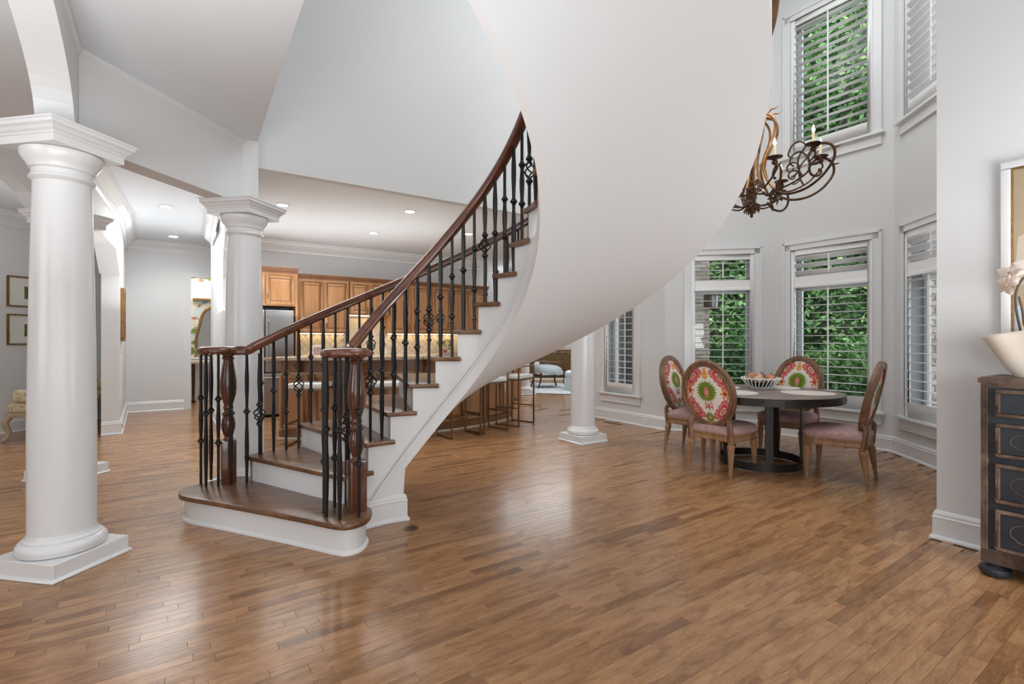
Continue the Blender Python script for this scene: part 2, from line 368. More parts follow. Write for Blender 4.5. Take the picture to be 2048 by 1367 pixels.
def wall(name, P, Q, z0, z1, holes=(), thick=.14, m=WALL, inside=1):
    """wall from P to Q; the room is on its right side when inside=1. holes = (s0,s1,z0,z1)"""
    d = (Q - P); L = d.length; d.normalize(); n = V2(d.y, -d.x) * inside      # into the room
    ss = sorted({0, L, *[h[0] for h in holes], *[h[1] for h in holes]}); zs = sorted({z0, z1, *[h[2] for h in holes], *[h[3] for h in holes]})
    b = MB(); T = frame(P, d, n)
    solid = lambda i, j: 0 <= i < len(ss) - 1 and 0 <= j < len(zs) - 1 and not any(h[0] - 1e-6 <= ss[i] and ss[i + 1] <= h[1] + 1e-6 and h[2] - 1e-6 <= zs[j] and zs[j + 1] <= h[3] + 1e-6 for h in holes)
    for i in range(len(ss) - 1):
        for j in range(len(zs) - 1):
            if not solid(i, j): continue
            a, c, e, g = ss[i], ss[i + 1], zs[j], zs[j + 1]
            q = lambda *pts: b.add([T(*p) for p in pts], [tuple(range(len(pts)))])
            q((a, 0, e), (c, 0, e), (c, 0, g), (a, 0, g)); q((a, thick, e), (a, thick, g), (c, thick, g), (c, thick, e))
            if not solid(i - 1, j): q((a, 0, e), (a, 0, g), (a, thick, g), (a, thick, e))
            if not solid(i + 1, j): q((c, 0, e), (c, thick, e), (c, thick, g), (c, 0, g))
            if not solid(i, j - 1): q((a, 0, e), (a, thick, e), (c, thick, e), (c, 0, e))
            if not solid(i, j + 1): q((a, 0, g), (c, 0, g), (c, thick, g), (a, thick, g))
    return b.build(name, m, kind='structure')
BASEP = [(0, 0), (.034, 0), (.034, .012), (.026, .024), (.019, .027), (.019, .135), (.023, .142), (.016, .152), (.016, .165), (.008, .182), (0, .186)]
CROWN = [(0, 0), (.015, 0), (.015, -.012), (.0, -.012)]
CROWNP = [(0, 0), (.15, 0), (.15, -.02), (.125, -.035), (.115, -.06), (.08, -.09), (.055, -.115), (.04, -.12), (.04, -.15), (.03, -.155), (.02, -.185), (0, -.19)]
def baseboard(name, path, side=1): return MB().sweep(BASEP, path, side).build(name, TRIM, kind='structure')
def crown(name, path, z=ZC, side=1): return MB().sweep([(o, zz + z) for o, zz in CROWNP], path, side).build(name, TRIM, kind='structure')

# ---- floor: strip planks laid along E2
floor = MB().box(-13, 9, -4.5, 21, -.12, -.0075).build('floor', FLOOR, kind='structure')
ca = floor.data.color_attributes.new('tone', 'FLOAT_COLOR', 'POINT')
for d_ in ca.data: d_.color = (.15, .5, .5, 1)
def planks():
    PW = .057; big = []
    def inroom(p):
        x, y = p
        if y < -1.0 or y > 17.5 or x < -11: return False
        if (p - W4).dot(-E1.orthogonal() if False else V2(.983, -.182)) > .05 and y > 4.0: return False
        if (p - W2).dot(V2(.824, .566)) > .05: return False
        if (p - W1).dot(V2(.182, .983)) > .05 and (p - W1).dot(V2(.824, .566)) > 0.02: return False
        if (p - R0).dot(V2(.824, .566)) > .02 and (p - R0).dot(V2(.566, -.824)) > -.02: return False
        if (p - W1).dot(V2(.824, .566)) > .06 and y > 7.15 and y < 8.6: return False
        return True
    rows = int(26 / PW)
    for r in range(-rows // 3, rows):
        bb = r * PW; a = -12 + random.random()
        while a < 16:
            L = random.choice((.28, .38, .46, .55, .7, .85, 1.05)) * random.uniform(.85, 1.15)
            mid = E2 * (a + L / 2) + E0 * (bb + PW / 2)
            ok = inroom(mid)
            if ok:
                x, y = mid
                vis = y > .35 and abs(x / max(y, .01)) < 1.6
                if vis: big.append((a, a + L, bb, bb + PW, y, x))
                elif y > -.9 and abs(x) < 4: big.append((a, a + L, bb, bb + PW, 99, x))
            a += L
    def key(k):
        a0, a1, b0, b1, y, x = k
        if y > 90 or y < 1.7: return 1e9
        u = 1024 + 1000 * x / y; v = 678 + 1300 / y
        return 1e8 if (u < -60 or u > 2110 or v > 1400) else y ** 3 / (a1 - a0)
    big.sort(key=key)
    def plank_geo(k):
        a0, a1, b0, b1 = k[:4]; g = .0003; c = .0007; dz = random.uniform(-.0004, 0)
        a0 += g; a1 -= g; b0 += g; b1 -= g
        pt = lambda a, b_, z: (*(E2 * a + E0 * b_), z)
        v = [pt(a0, b0, -.008), pt(a1, b0, -.008), pt(a1, b1, -.008), pt(a0, b1, -.008), pt(a0, b0, -.0012), pt(a1, b0, -.0012), pt(a1, b1, -.0012), pt(a0, b1, -.0012),
             pt(a0 + c, b0 + c, dz), pt(a1 - c, b0 + c, dz), pt(a1 - c, b1 - c, dz), pt(a0 + c, b1 - c, dz)]
        f = [(8, 9, 10, 11)] + [(i, (i + 1) % 4, (i + 1) % 4 + 4, i + 4) for i in range(4)] + [(i + 4, (i + 1) % 4 + 4, (i + 1) % 4 + 8, i + 8) for i in range(4)]
        return v, f
    def tone(): return (min(1, max(0, random.gauss(.5, .21))) if random.random() > .07 else random.uniform(0, .12), random.random(), random.random(), 1)
    def finish(v, f, tones, name, kind=None):
        me = bpy.data.meshes.new(name); me.from_pydata(v, [], f); me.materials.append(FLOOR)
        at = me.color_attributes.new('tone', 'FLOAT_COLOR', 'POINT'); at.data.foreach_set('color', [x for t in tones for _ in range(12) for x in t])
        o = bpy.data.objects.new(name, me); C.objects.link(o); o.parent = floor
        if kind: o['kind'] = kind
    for k in big[:300]:
        v, f = plank_geo(k); finish(v, f, [tone()], 'plank')
    V = []; Fc = []; T = []
    for k in big[300:]:
        v, f = plank_geo(k); n = len(V); V += v; Fc += [tuple(i + n for i in q) for q in f]; T.append(tone())
    finish(V, Fc, T, 'far_planks', 'stuff')
planks()

# ---- ceilings
LOW = [C1 - E2 * .06, C2 - E2 * .0 + E0 * .06, HEND + E0 * .06, V2(1.2, 8.45), V2(1.35, 8.7), V2(5, 20), V2(-12.5, 20), V2(-12.5, -4.3), C1 - E0 * 9.0]
MB().prism([tuple(p) for p in LOW], ZC, ZC + .04).build('ceiling', CEIL, kind='structure')
FOY = [C1, C1 - E0 * 9.0, V2(5.4, -4.3), V2(5.4, -.8), V2(.60, 1.30), V2(-.13, 2.14), V2(-1.05, 2.55), C2]
MB().prism([tuple(p) for p in FOY], ZC, ZC + .04).build('ceiling_foyer', CEIL, kind='structure')
MB().prism([tuple(p) for p in (C1 - E0 * 9 - E2 * .5, V2(5.8, -4.4), V2(5.8, -.9), V2(2.95, 3.25), V2(4.38, 4.3), V2(4.64, 5.82), V2(3.74, 7.11), V2(2.3, 7.38), V2(1.4, 8.75), HEND + E0 * .3 - E2 * .1, C2 + E0 * .3 - E2 * .3, C1 - E2 * .5)], ZT, ZT + .1).build('ceiling_rotunda', CEIL, kind='structure')

# ---- windows in the nook
SPANS = {}
wcount = [0]; SLATGROUPS = {}
def window(P, d, s0, s1, zs, zh, transom, angles, nlabel, full_rail=.16):
    """casing outer s0..s1, sill z zs, head z zh. angles=(main louver tilt, transom tilt)"""
    wcount[0] += 1; n = V2(d.y, -d.x); T = frame(P, d, n); k = wcount[0]
    cw = .095; o0, o1 = s0 + cw, s1 - cw; zt = zh - cw
    b = MB()
    # casing: two jambs and head with an outer bead
    for a, c in ((s0, o0), (o1, s1)):
        b.box(a, c, -.022, 0, zs, zh, T)
    b.box(s0, s1, -.022, 0, zt, zh, T); b.box(s0 - .004, s0 + .022, -.034, 0, zs, zh + .004, T); b.box(s1 - .022, s1 + .004, -.034, 0, zs, zh + .004, T); b.box(s0 - .004, s1 + .004, -.034, 0, zh - .022, zh + .004, T)
    b.box(o0 - .012, o0, -.03, .0, zs, zt, T); b.box(o1, o1 + .012, -.03, 0, zs, zt, T); b.box(o0, o1, -.03, 0, zt, zt + .012, T)
    # reveal
    b.box(o0 - .02, o0, 0, .23, zs, zt, T); b.box(o1, o1 + .02, 0, .23, zs, zt, T); b.box(o0, o1, 0, .23, zt, zt + .02, T); b.box(o0, o1, 0, .23, zs - .02, zs, T)
    w = b.build('window_%d' % k, TRIM, kind='structure')
    sb = MB(); sb.box(s0 - .035, s1 + .035, -.065, 0, zs - .03, zs, T); sb.box(s0 - .01, s1 + .01, -.035, 0, zs - .045, zs - .03, T)
    sb.build('window_sill', TRIM, w, bevel=.006)
    ap = MB(); ap.box(s0, s1, -.02, 0, zs - .13, zs - .045, T); ap.box(s0, s1, -.03, 0, zs - .15, zs - .13, T); ap.build('window_apron', TRIM, w, bevel=.004)
    # shutter frame
    st = .052; fb = MB(); Y0, Y1 = -.012, .022
    zb = zs + full_rail; ztr = zt - .075
    fb.box(o0, o0 + st, Y0, Y1, zs, zt, T); fb.box(o1 - st, o1, Y0, Y1, zs, zt, T); fb.box(o0 + st, o1 - st, Y0, Y1, zs, zb, T); fb.box(o0 + st, o1 - st, Y0, Y1, ztr, zt, T)
    bays = [(zb, ztr, angles[0])]
    if transom:
        m0, m1 = transom; fb.box(o0 + st, o1 - st, Y0, Y1, m0, m1, T); fb.box(o0 + st - .01, o1 - st + .01, Y0 - .012, Y0, m0 - .005, m0 + .03, T)
        bays = [(zb, m0, angles[0]), (m1, ztr, angles[1])]
    fb.build('shutter_frame', SHUT, w, bevel=.003, seg=1)
    L0, L1 = o0 + st + .004, o1 - st - .004
    lb = bpy.data.meshes.new('louver'); chord, th = .088, .011; nn = 10; v = []; f = []
    for s_ in (0, 1):
        for q in range(nn):
            a = 2 * math.pi * q / nn; v.append((s_, chord / 2 * math.cos(a), th / 2 * math.sin(a)))
    f = [(q, (q + 1) % nn, (q + 1) % nn + nn, q + nn) for q in range(nn)] + [tuple(range(nn))[::-1], tuple(range(nn, 2 * nn))]
    lb.from_pydata(v, [], f); lb.materials.append(SHUT); lb.polygons.foreach_set('use_smooth', [True] * nn + [False] * 2)
    for (a, c, tilt) in bays:
        N = max(1, round((c - a) / .1005)); pitch = (c - a) / N
        for i in range(N):
            o = bpy.data.objects.new('louver', lb); C.objects.link(o); o.parent = w
            z = a + pitch * (i + .5); M4 = Matrix.Translation(T(L0, .005, z)) @ Matrix.Rotation(ang(d), 4, 'Z') @ Matrix.Rotation(R(tilt), 4, 'X') @ Matrix.Diagonal((L1 - L0, 1, 1, 1))
            o.matrix_world = M4
        rb = MB(); sm = (L0 + L1) / 2; yy = -.05 if tilt >= 0 else -.03
        rb.box(sm - .007, sm + .007, yy, yy + .012, a + .03, c - .03, T); rb.build('tilt_rod', SHUT, w)
    # sash and pane behind the shutter
    sa = MB(); y0, y1 = .175, .215; f0 = .055
    lo, hi = zs, (transom[0] + .02 if transom else zt)
    for a, c in ([(lo, hi), (transom[1] - .02, zt)] if transom else [(zs, zt)]):
        sa.box(o0, o0 + f0, y0, y1, a, c, T); sa.box(o1 - f0, o1, y0, y1, a, c, T); sa.box(o0, o1, y0, y1, a, a + f0, T); sa.box(o0, o1, y0, y1, c - f0, c, T)
    if transom: sa.box(o0, o1, y0 - .02, y1, transom[0], transom[1] + .02, T)
    sa.build('sash', M['lime_oak_pale'] if False else TRIM, w)
    g = MB(); g.add([T(o0 + .02, .195, zs + .02), T(o1 - .02, .195, zs + .02), T(o1 - .02, .195, zt - .02), T(o0 + .02, .195, zt - .02)], [(0, 1, 2, 3)]); g.build('pane', M['window_glass'], w, fix=False)
    return (o0, o1, zs, zt)
def dirn(P, Q): return (Q - P).normalized()
dA, dB, dC, dD = dirn(W0, W1), dirn(W1, W2), dirn(W2, W3), dirn(W3, W4)
LA = (W1 - W0).length
ZS, ZH, ZS2, ZH2 = .45, 2.578, 3.73, 5.63
TR = (1.985, 2.125)
hA = window(W0, dA, LA - 1.30, LA - .46, ZS, ZH, TR, (0, 0), 'a')
hB = window(W1, dB, .26, 1.28, ZS, ZH, TR, (0, 0), 'b')
hC = window(W2, dC, .135, 1.265, ZS, ZH, TR, (0, -38), 'c')
hD = window(W3, dD, .14, 1.27, ZS, ZH, TR, (0, -50), 'd')
hB2 = window(W1, dB, .26, 1.28, ZS2, ZH2, None, (0, 0), 'e')
hC2 = window(W2, dC, .135, 1.265, ZS2, ZH2, None, (0, 0), 'f')
hD2 = window(W3, dD, .14, 1.27, ZS2, ZH2, None, (-40, 0), 'g')
wall('wall_nook_left', W0, W1, 0, ZT, [hA], .22)
wall('wall_nook_back_left', W1, W2, 0, ZT, [hB, hB2], .22)
wall('wall_nook_back', W2, W3, 0, ZT, [hC, hC2], .22)
wall('wall_nook_back_right', W3, W4, 0, ZT, [hD, hD2], .22)
wall('wall_nook_right', W4, R0 + V2(.0, .0), 0, ZT, [], .17)
GE = R0 - E0 * 5.0
wall('wall_right', R0, GE, 0, ZT, [], .17)
baseboard('baseboard_nook', [W0, W1, W2, W3, W4, R0, GE], -1)
# header over the kitchen opening, beam between the first two columns, hall beams and piers
wall('wall_header', C2 + E2 * 0, HEND, 2.866, ZT, [], .10)
wall('wall_header_return', HEND, V2(1.26, 8.6), 2.866, ZT, [], .10)
wall('wall_upper_left', C1 - E0 * 9 + E2 * -.2, C1 - E2 * .2, ZC + .04, ZT, [], .1)
wall('wall_upper_hall', C1 - E2 * .2, C2, ZC + .04, ZT, [], .1)
# vertical return by the second column
def ribbon_wall(name, P, d, L, thick, zb, ztop, n=40, m=WALL, side=1):
    """wall whose underside follows zb(s) -> arches and clipped corners"""
    nrm = V2(d.y, -d.x) * side; b = MB(); T = frame(P, d, nrm)
    ss = [L * i / n for i in range(n + 1)]
    v = []
    for s_ in ss: v += [T(s_, 0, zb(s_)), T(s_, 0, ztop), T(s_, thick, zb(s_)), T(s_, thick, ztop)]
    f = []
    for i in range(n):
        a, c = 4 * i, 4 * i + 4; f += [(a, c, c + 1, a + 1), (a + 2, a + 3, c + 3, c + 2), (a, a + 2, c + 2, c), (a + 1, c + 1, c + 3, a + 3)]
    f += [(0, 1, 3, 2), (4 * n, 4 * n + 2, 4 * n + 3, 4 * n + 1)]
    return b.add(v, f).build(name, m, kind='structure')
ZB = 2.49
ribbon_wall('wall_beam_columns', C1 + E1 * .0, E1, (C2 - C1).length, .175, lambda s: ZB, ZC, 4)
def arch(s): 
    t = min(1, abs((s - 1.55) / 1.45)); return ZB + .48 * math.sqrt(max(0, 1 - t * t))
PA = C1 + E0 * .0
ribbon_wall('wall_arch_foyer', PA - E0 * .05, -E0, 3.3, .17, arch, ZC, 60, side=-1)
COL4 = V2(-4.22, 4.75)
ribbon_wall('wall_arch_living', COL4 - E1 * .1 + EM * .08, -E1, 3.3, .17, arch, ZC, 60, side=-1)
PL = V2(-5.38, 6.86)               # near corner of the left hall pier
PR = V2(-4.02, 6.95)               # near corner of the right hall pier
HW = V2(-6.80, 8.80)               # far end of the left hall wall
dL = dirn(PL, HW); LL = (HW - PL).length
def clip(L, r): return lambda s: ZB - (0 if s < L - r else (s - (L - r)) * .85)
SL = COL4 + E2 * .12
lenL = (PL - SL).length; ribbon_wall('wall_beam_hall_left', SL, dirn(SL, PL), lenL, .22, clip(lenL, .36), ZC, 60, side=1)
COL2 = V2(-2.36, 4.41); SR = COL2 - E2 * .11
lenR = (PR - SR).length; ribbon_wall('wall_beam_hall_right', SR, dirn(SR, PR), lenR, .22, clip(lenR, .36), ZC, 60, side=-1)
wall('wall_hall_left', PL, HW, 0, ZC, [], .20, inside=1)
PRE = PR + E0 * 1.9
wall('wall_hall_right', PRE, PR, 0, ZC, [], .24, inside=1)
HD0 = on_line(HW, E2, 382)
HEN = HW + E2 * 2.6
wall('wall_hall_back', HW, HEN, 0, ZC, [(HD0, HD0 + .92, 0, 2.46)], .14)
cs = MB(); Th = frame(HW, E2, V2(E2.y, -E2.x))
cs.box(HD0 - .10, HD0, -.025, 0, 0, 2.56, Th); cs.box(HD0 + .92, HD0 + 1.02, -.025, 0, 0, 2.56, Th); cs.box(HD0, HD0 + .92, -.025, 0, 2.46, 2.56, Th); cs.box(HD0 - .11, HD0 - .085, -.035, 0, 0, 2.57, Th)
cs.build('door_1', TRIM, kind='structure')
baseboard('baseboard_hall', [PL - E2 * .20, PL, HW, HW + E2 * (HD0 - .1)], -1)
baseboard('baseboard_pier', [PRE, PR, PR + E2 * .24], -1)
crown('trim_1', [SL, PL, HW, HEN], side=-1)
crown('trim_2', [PRE, SR], side=-1)
# thin flat band under the foyer ceiling along the beam
b = MB(); b.sweep([(0, ZC), (.018, ZC), (.018, ZC - .03), (0, ZC - .04)], [C1 - E0 * 6, C1, C2], -1); b.build('trim_3', TRIM, kind='structure')

# ---- columns
def column(loc, label, rz):
    t = thing('column', label, 'column', loc, rz)
    p = MB(); p.box(-.215, .215, -.215, .215, 0, .095); p.sweep([(0, 0), (-.016, 0), (-.014, .012), (0, .022)], [(-.215, -.215), (.215, -.215), (.215, .215), (-.215, .215)], 1, True)
    p.build('plinth', TRIM, t, bevel=.003, seg=1)
    MB().lathe([(.17, .095), (.198, .100), (.206, .120), (.204, .140), (.190, .158), (.176, .163), (.176, .172), (.168, .176), (.160, .188), (.1555, .205)], 48).build('base_moulding', TRIM, t, smooth=True)
    pr = [(.1555 - .024 * (max(0, (z - .7)) / 1.5) ** 1.5 if z > .7 else .1555, z) for z in [.2 + 2.0 * k / 16 for k in range(17)]]
    MB().lathe(pr, 48).build('shaft', TRIM, t, smooth=True)
    MB().lathe([(.131, 2.195), (.142, 2.205), (.150, 2.215), (.147, 2.228), (.138, 2.236), (.138, 2.262), (.150, 2.268), (.150, 2.280), (.163, 2.300), (.182, 2.330), (.188, 2.355), (.188, 2.365), (.15, 2.37)], 48).build('capital', TRIM, t, smooth=True)
    a = MB(); q = [(-.2, -.2), (.2, -.2), (.2, .2), (-.2, .2)]
    a.sweep([(.15, 2.368), (0, 2.368), (0, 2.408), (-.006, 2.412), (-.006, 2.422), (-.018, 2.432), (-.026, 2.446), (-.040, 2.456), (-.040, 2.474), (-.046, 2.478), (-.046, 2.488), (.15, 2.488)], q, 1, True)
    a.box(-.19, .19, -.19, .19, 2.370, 2.487); a.build('abacus', TRIM, t)
    return t
aG = -TH - R(45)
column((-2.614, 2.91), 'tall white round column largest and nearest, at the left by the foyer', aG)
column(COL2, 'white round column behind the first steps and the outer newel', aG)
column(COL4, 'white round column mostly hidden behind the big near column', aG)
column((.912, 6.443), 'white round column under the stair soffit, near the slim shuttered window', -TH)
column((.26, 11.9), 'small far white column beyond the bar stools by the sitting room', -TH)

# ================================================================== STAIRCASE
RISE = .1955
PP = [-0.2417, 3.6063, 1.9929, 1.9638, -0.0284, -0.1179, 0.1652, 0.016, 1.1169, 0.5378, 0.4606, -0.0151, 0.0239]
NS = 1700; T0, T1 = -1.0, 19.0; AF = [T0 + (T1 - T0) * i / NS for i in range(NS + 1)]
SX = []; SY = []; PHI = []
x = y = 0
for a in AF:
    q = (a - 8) / 8; ph = PP[2] + PP[3] * q + PP[4] * q * q + PP[5] * q ** 3; sp = PP[6] + PP[7] * q + PP[12] * q * q
    x += sp * math.sin(ph) * (AF[1] - AF[0]); y += sp * math.cos(ph) * (AF[1] - AF[0]); SX.append(x); SY.append(y); PHI.append(ph)
k8 = round((8 - T0) / (T1 - T0) * NS); ox, oy = PP[0] - SX[k8], PP[1] - SY[k8]
def sp_(t, off=0.0, w=0):         # point at riser parameter t; off = metres from the inner edge (w=1: from the outer edge)
    k = min(max((t - T0) / (T1 - T0) * NS, 0), NS - 1e-6); i = int(k); f = k - i
    X = SX[i] * (1 - f) + SX[i + 1] * f + ox; Y = SY[i] * (1 - f) + SY[i + 1] * f + oy; ph = PHI[i] * (1 - f) + PHI[i + 1] * f
    if w: off += PP[8] + PP[11] * (t - 8) / 8
    return V2(X - math.cos(ph) * off, Y + math.sin(ph) * off), ph
NT_ = 17
stair = thing('spiral_staircase', 'curved staircase with dark wood treads, black iron balusters and white plastered underside', 'staircase', (-1.2, 3.4, 0))
OFF = Vector((-1.2, 3.4, 0))
def loc3(p, z): return (p[0] - OFF.x, p[1] - OFF.y, z)
def lp(v): return [(a - OFF.x, b - OFF.y, c) for a, b, c in v]
class SB(MB):
    def build(s, *a, **k): s.v = lp(s.v); return MB.build(s, *a, **k)
def drop(t): return .538, .4606
def ztread(t): return RISE * t
# treads 2..17
for i in range(2, NT_ + 1):
    back = i + 1 + (.0 if i < NT_ else -.4)
    pi = []; po = []
    for k in range(9):
        t = i + (back - i) * k / 8
        pi.append(sp_(t, -.03)[0]); po.append(sp_(t, .03, 1)[0])
    # nosing shift of the front edge
    ph = sp_(i)[1]; fw = V2(math.sin(ph), math.cos(ph)) * -.032
    ti = sp_(i, -.03)[0] + fw; to = sp_(i, .03, 1)[0] + fw
    # inner return nosing reaches past the next riser
    pe = sp_(back + .19, -.03)[0]; pe2 = sp_(back + .16, .0)[0]; pf = sp_(back, .004)[0]
    qe = sp_(back + .06, .03, 1)[0]; qe2 = sp_(back + .05, 0, 1)[0]; qf = sp_(back, -.004, 1)[0]
    poly = [ti] + pi[1:] + [pe, pe2, pf] + [qf, qe2, qe] + po[::-1][:-1] + [to]
    b = SB(); b.prism([tuple(p) for p in poly], RISE * i - .034, RISE * i)
    b.build('tread', TREAD, stair, bevel=.011)
# bottom bullnose tread and riser
bt = [(-1.09, 3.35), (-1.00, 3.34), (-.925, 3.28), (-.892, 3.18), (-.90, 3.06), (-.965, 2.985), (-1.06, 2.985), (-1.324, 3.105), (-1.806, 3.312), (-2.12, 3.44), (-2.33, 3.53), (-2.42, 3.63), (-2.43, 3.73), (-2.39, 3.84), (-2.32, 3.95), (-2.23, 4.03), (-2.14, 4.04), (-2.06, 3.99)]
bs = [V2(p[0], p[1]) for p in spline([(a, b_, 0) for a, b_ in bt], 5)]
def inset(poly, d):
    n = len(poly); out = []
    for i, p in enumerate(poly):
        t = (poly[(i + 1) % n] - poly[i - 1]).normalized(); out.append(p + V2(t.y, -t.x) * -d)
    return out
r2a, r2b = sp_(2, -.0)[0], sp_(2, .0, 1)[0]
core = bs
cx_ = sum(p.x for p in core) / len(core); cy_ = sum(p.y for p in core) / len(core)
ar = sum(core[i - 1].x * core[i].y - core[i].x * core[i - 1].y for i in range(len(core)))
sgn = 1 if ar > 0 else -1
def off_poly(d):
    out = []
    for i, p in enumerate(bs):
        a = bs[max(0, i - 1)]; c = bs[min(len(bs) - 1, i + 1)]; t = (c - a).normalized(); out.append(p + V2(-t.y, t.x) * d * sgn)
    return out
SB().prism([tuple(p) for p in bs], RISE - .036, RISE).build('tread', TREAD, stair, bevel=.012)
ro = off_poly(.038)
SB().prism([tuple(p) for p in ro], 0, RISE - .036).build('riser', TRIM, stair)
SB().sweep([(0, 0), (.016, 0), (.014, .012), (.006, .02), (0, .024)], [tuple(p) for p in ro], -sgn).build('base_moulding', TRIM, stair)
# risers 2..
for i in range(2, NT_ + 1):
    a, ph = sp_(i, .002); c = sp_(i, -.002, 1)[0]; h = V2(math.sin(ph), math.cos(ph)) * .018
    SB().prism([tuple(p) for p in (a, c, c + h, a + h)], RISE * (i - 1) - .002, RISE * i - .033).build('riser', TRIM, stair)
# stringers (stepped top), soffit
TE = 4.62                          # closed wall ends here
def zsoff(t, outer): return RISE * t - (PP[10] if outer else PP[9])
def stringer(outer):
    b = SB(); n = 6
    for i in range(2, NT_ + 1):
        for k in range(n):
            t0 = i + k / n; t1 = i + (k + 1) / n
            if t1 > NT_ + .75: break
            zt = RISE * i - .033
            p = [sp_(t, 0, outer)[0] for t in (t0, t1)]; q = [sp_(t, -.03 if outer else .03, outer)[0] for t in (t0, t1)]
            zb = [max(0, zsoff(t, outer)) if t > TE else 0 for t in (t0, t1)]
            if t0 < TE < t1: zb = [0, zsoff(t1, outer)] if (TE - t0) > (t1 - TE) else [zsoff(t0, outer), zsoff(t1, outer)]
            elif t1 <= TE: zb = [0, 0]
            v = [(*p[0], zb[0]), (*p[1], zb[1]), (*p[1], zt), (*p[0], zt), (*q[0], zb[0]), (*q[1], zb[1]), (*q[1], zt), (*q[0], zt)]
            f = [(0, 1, 2, 3), (4, 7, 6, 5), (0, 4, 5, 1), (3, 2, 6, 7)]
            if k == 0: f.append((0, 3, 7, 4))
            if k == n - 1: f.append((1, 5, 6, 2))
            b.add(v, f)
    return b.build('outer_stringer' if outer else 'inner_stringer', WALL if outer else TRIM, stair, fix=True)
s1 = stringer(0); s2 = stringer(1)
for s_ in (s1, s2):
    s_.data.polygons.foreach_set('use_smooth', [True] * len(s_.data.polygons)); s_.data.set_sharp_from_angle(angle=R(30))
b = SB(); n = 170; m = 8; v = []
for i in range(n + 1):
    t = TE + (NT_ + .75 - TE) * i / n
    A_ = sp_(t)[0]; B_ = sp_(t, 0, 1)[0]
    for j in range(m + 1):
        f = j / m; p = A_.lerp(B_, f); z = zsoff(t, 0) * (1 - f) + zsoff(t, 1) * f; v.append((*p, z))
b.add(v, [(i * (m + 1) + j, (i + 1) * (m + 1) + j, (i + 1) * (m + 1) + j + 1, i * (m + 1) + j + 1) for i in range(n) for j in range(m)])
b.build('soffit', CEIL, stair, smooth=True)
# closed end wall under the low flight, and its plinth
a_ = sp_(TE)[0]; c_ = sp_(TE, 0, 1)[0]
SB().add([(*a_, 0), (*c_, 0), (*c_, zsoff(TE, 1)), (*a_, zsoff(TE, 0))], [(0, 1, 2, 3)]).build('end_panel', WALL, stair, fix=False)
path = [sp_(1.9 + (TE - 1.9) * k / 24)[0] for k in range(25)] + [c_]
SB().sweep(BASEP, [tuple(p) for p in path], -1).build('base_moulding', TRIM, stair)
path = [sp_(2 + (TE - 2) * k / 24, 0, 1)[0] for k in range(25)]
SB().sweep(BASEP, [tuple(p) for p in path], 1).build('base_moulding', TRIM, stair)
# raking trim on the inner stringer: flat band with two beads
def rake(z0, z1, o, name, t0=2.0, t1=NT_ + .7):
    b = SB(); v = []; n = 150; f = []
    for i in range(n + 1):
        t = t0 + (t1 - t0) * i / n; A_ = sp_(t)[0]; B_ = sp_(t, -o)[0]; zz = RISE * t - PP[9]
        lo = .186
        v += [(*A_, max(lo, zz + z0)), (*B_, max(lo, zz + z0)), (*B_, max(lo, zz + z1)), (*A_, max(lo, zz + z1))]
    for i in range(n):
        a = 4 * i
        for k in range(4): k2 = (k + 1) % 4; f.append((a + k, a + 4 + k, a + 4 + k2, a + k2))
    b.add(v, f); return b.build(name, TRIM, stair, smooth=True)
rake(.0, .105, .010, 'raking_trim'); rake(.105, .125, .022, 'raking_bead'); rake(.135, .145, .014, 'raking_bead')
# handrails
def hr_profile():
    return [(-.032, -.022), (-.036, -.006), (-.030, .014), (-.016, .027), (0, .031), (.016, .027), (.030, .014), (.036, -.006), (.032, -.022), (.020, -.030), (-.020, -.030)]
def rail_path(outer):
    pts = []
    H = .85 if outer else .785
    if outer:
        pts = [(-2.30, 3.90, 1.212), (-2.22, 3.905, 1.212)]
        ts = [1.75 + .125 * k for k in range(int((NT_ + .6 - 1.75) / .125))]
    else: ts = [2.3 + .125 * k for k in range(int((NT_ + .6 - 2.3) / .125))]
    if not outer: pts = [(-1.045, 3.17, 1.215), (-1.075, 3.30, 1.218)]
    for t in ts:
        p = sp_(t, -.045 if outer else .035, outer)[0]; z = RISE * t + H
        if outer and t < 1.9: z = 1.214
        pts.append((p.x, p.y, max(z, 1.214)))
    return [Vector(p) for p in pts]
def sweep3(pts, prof):
    b = SB(); v = []; f = []; m = len(prof)
    for i, p in enumerate(pts):
        t = (pts[min(i + 1, len(pts) - 1)] - pts[max(i - 1, 0)]).normalized(); s = Vector((t.y, -t.x, 0)).normalized(); u = s.cross(t)
        if u.z < 0: u = -u
        for a, c in prof: v.append(p + s * a * 1.08 + u * c * 1.12)
    for i in range(len(pts) - 1):
        for k in range(m): k2 = (k + 1) % m; f.append((i * m + k, (i + 1) * m + k, (i + 1) * m + k2, i * m + k2))
    f += [tuple(range(m)), tuple(range((len(pts) - 1) * m, len(pts) * m))[::-1]]
    return b.add(v, f)
for outer in (0, 1):
    pts = [Vector(p) for p in spline(rail_path(outer), 3)]
    sweep3(pts, hr_profile()).build('handrail', RAIL, stair, smooth=True)
    cx, cy, rr = ((-1.055, 3.185, .158), (-2.285, 3.845, .128))[outer]
    SB().lathe([(.0, 1.184), (rr - .045, 1.184), (rr - .022, 1.188), (rr - .004, 1.198), (rr, 1.212), (rr - .004, 1.226), (rr - .016, 1.236), (rr - .034, 1.243), (rr - .05, 1.242), (rr - .055, 1.234), (rr - .06, 1.240), (rr - .09, 1.245), (.0, 1.246)], 40, cx, cy).build('volute', RAIL, stair, smooth=True)
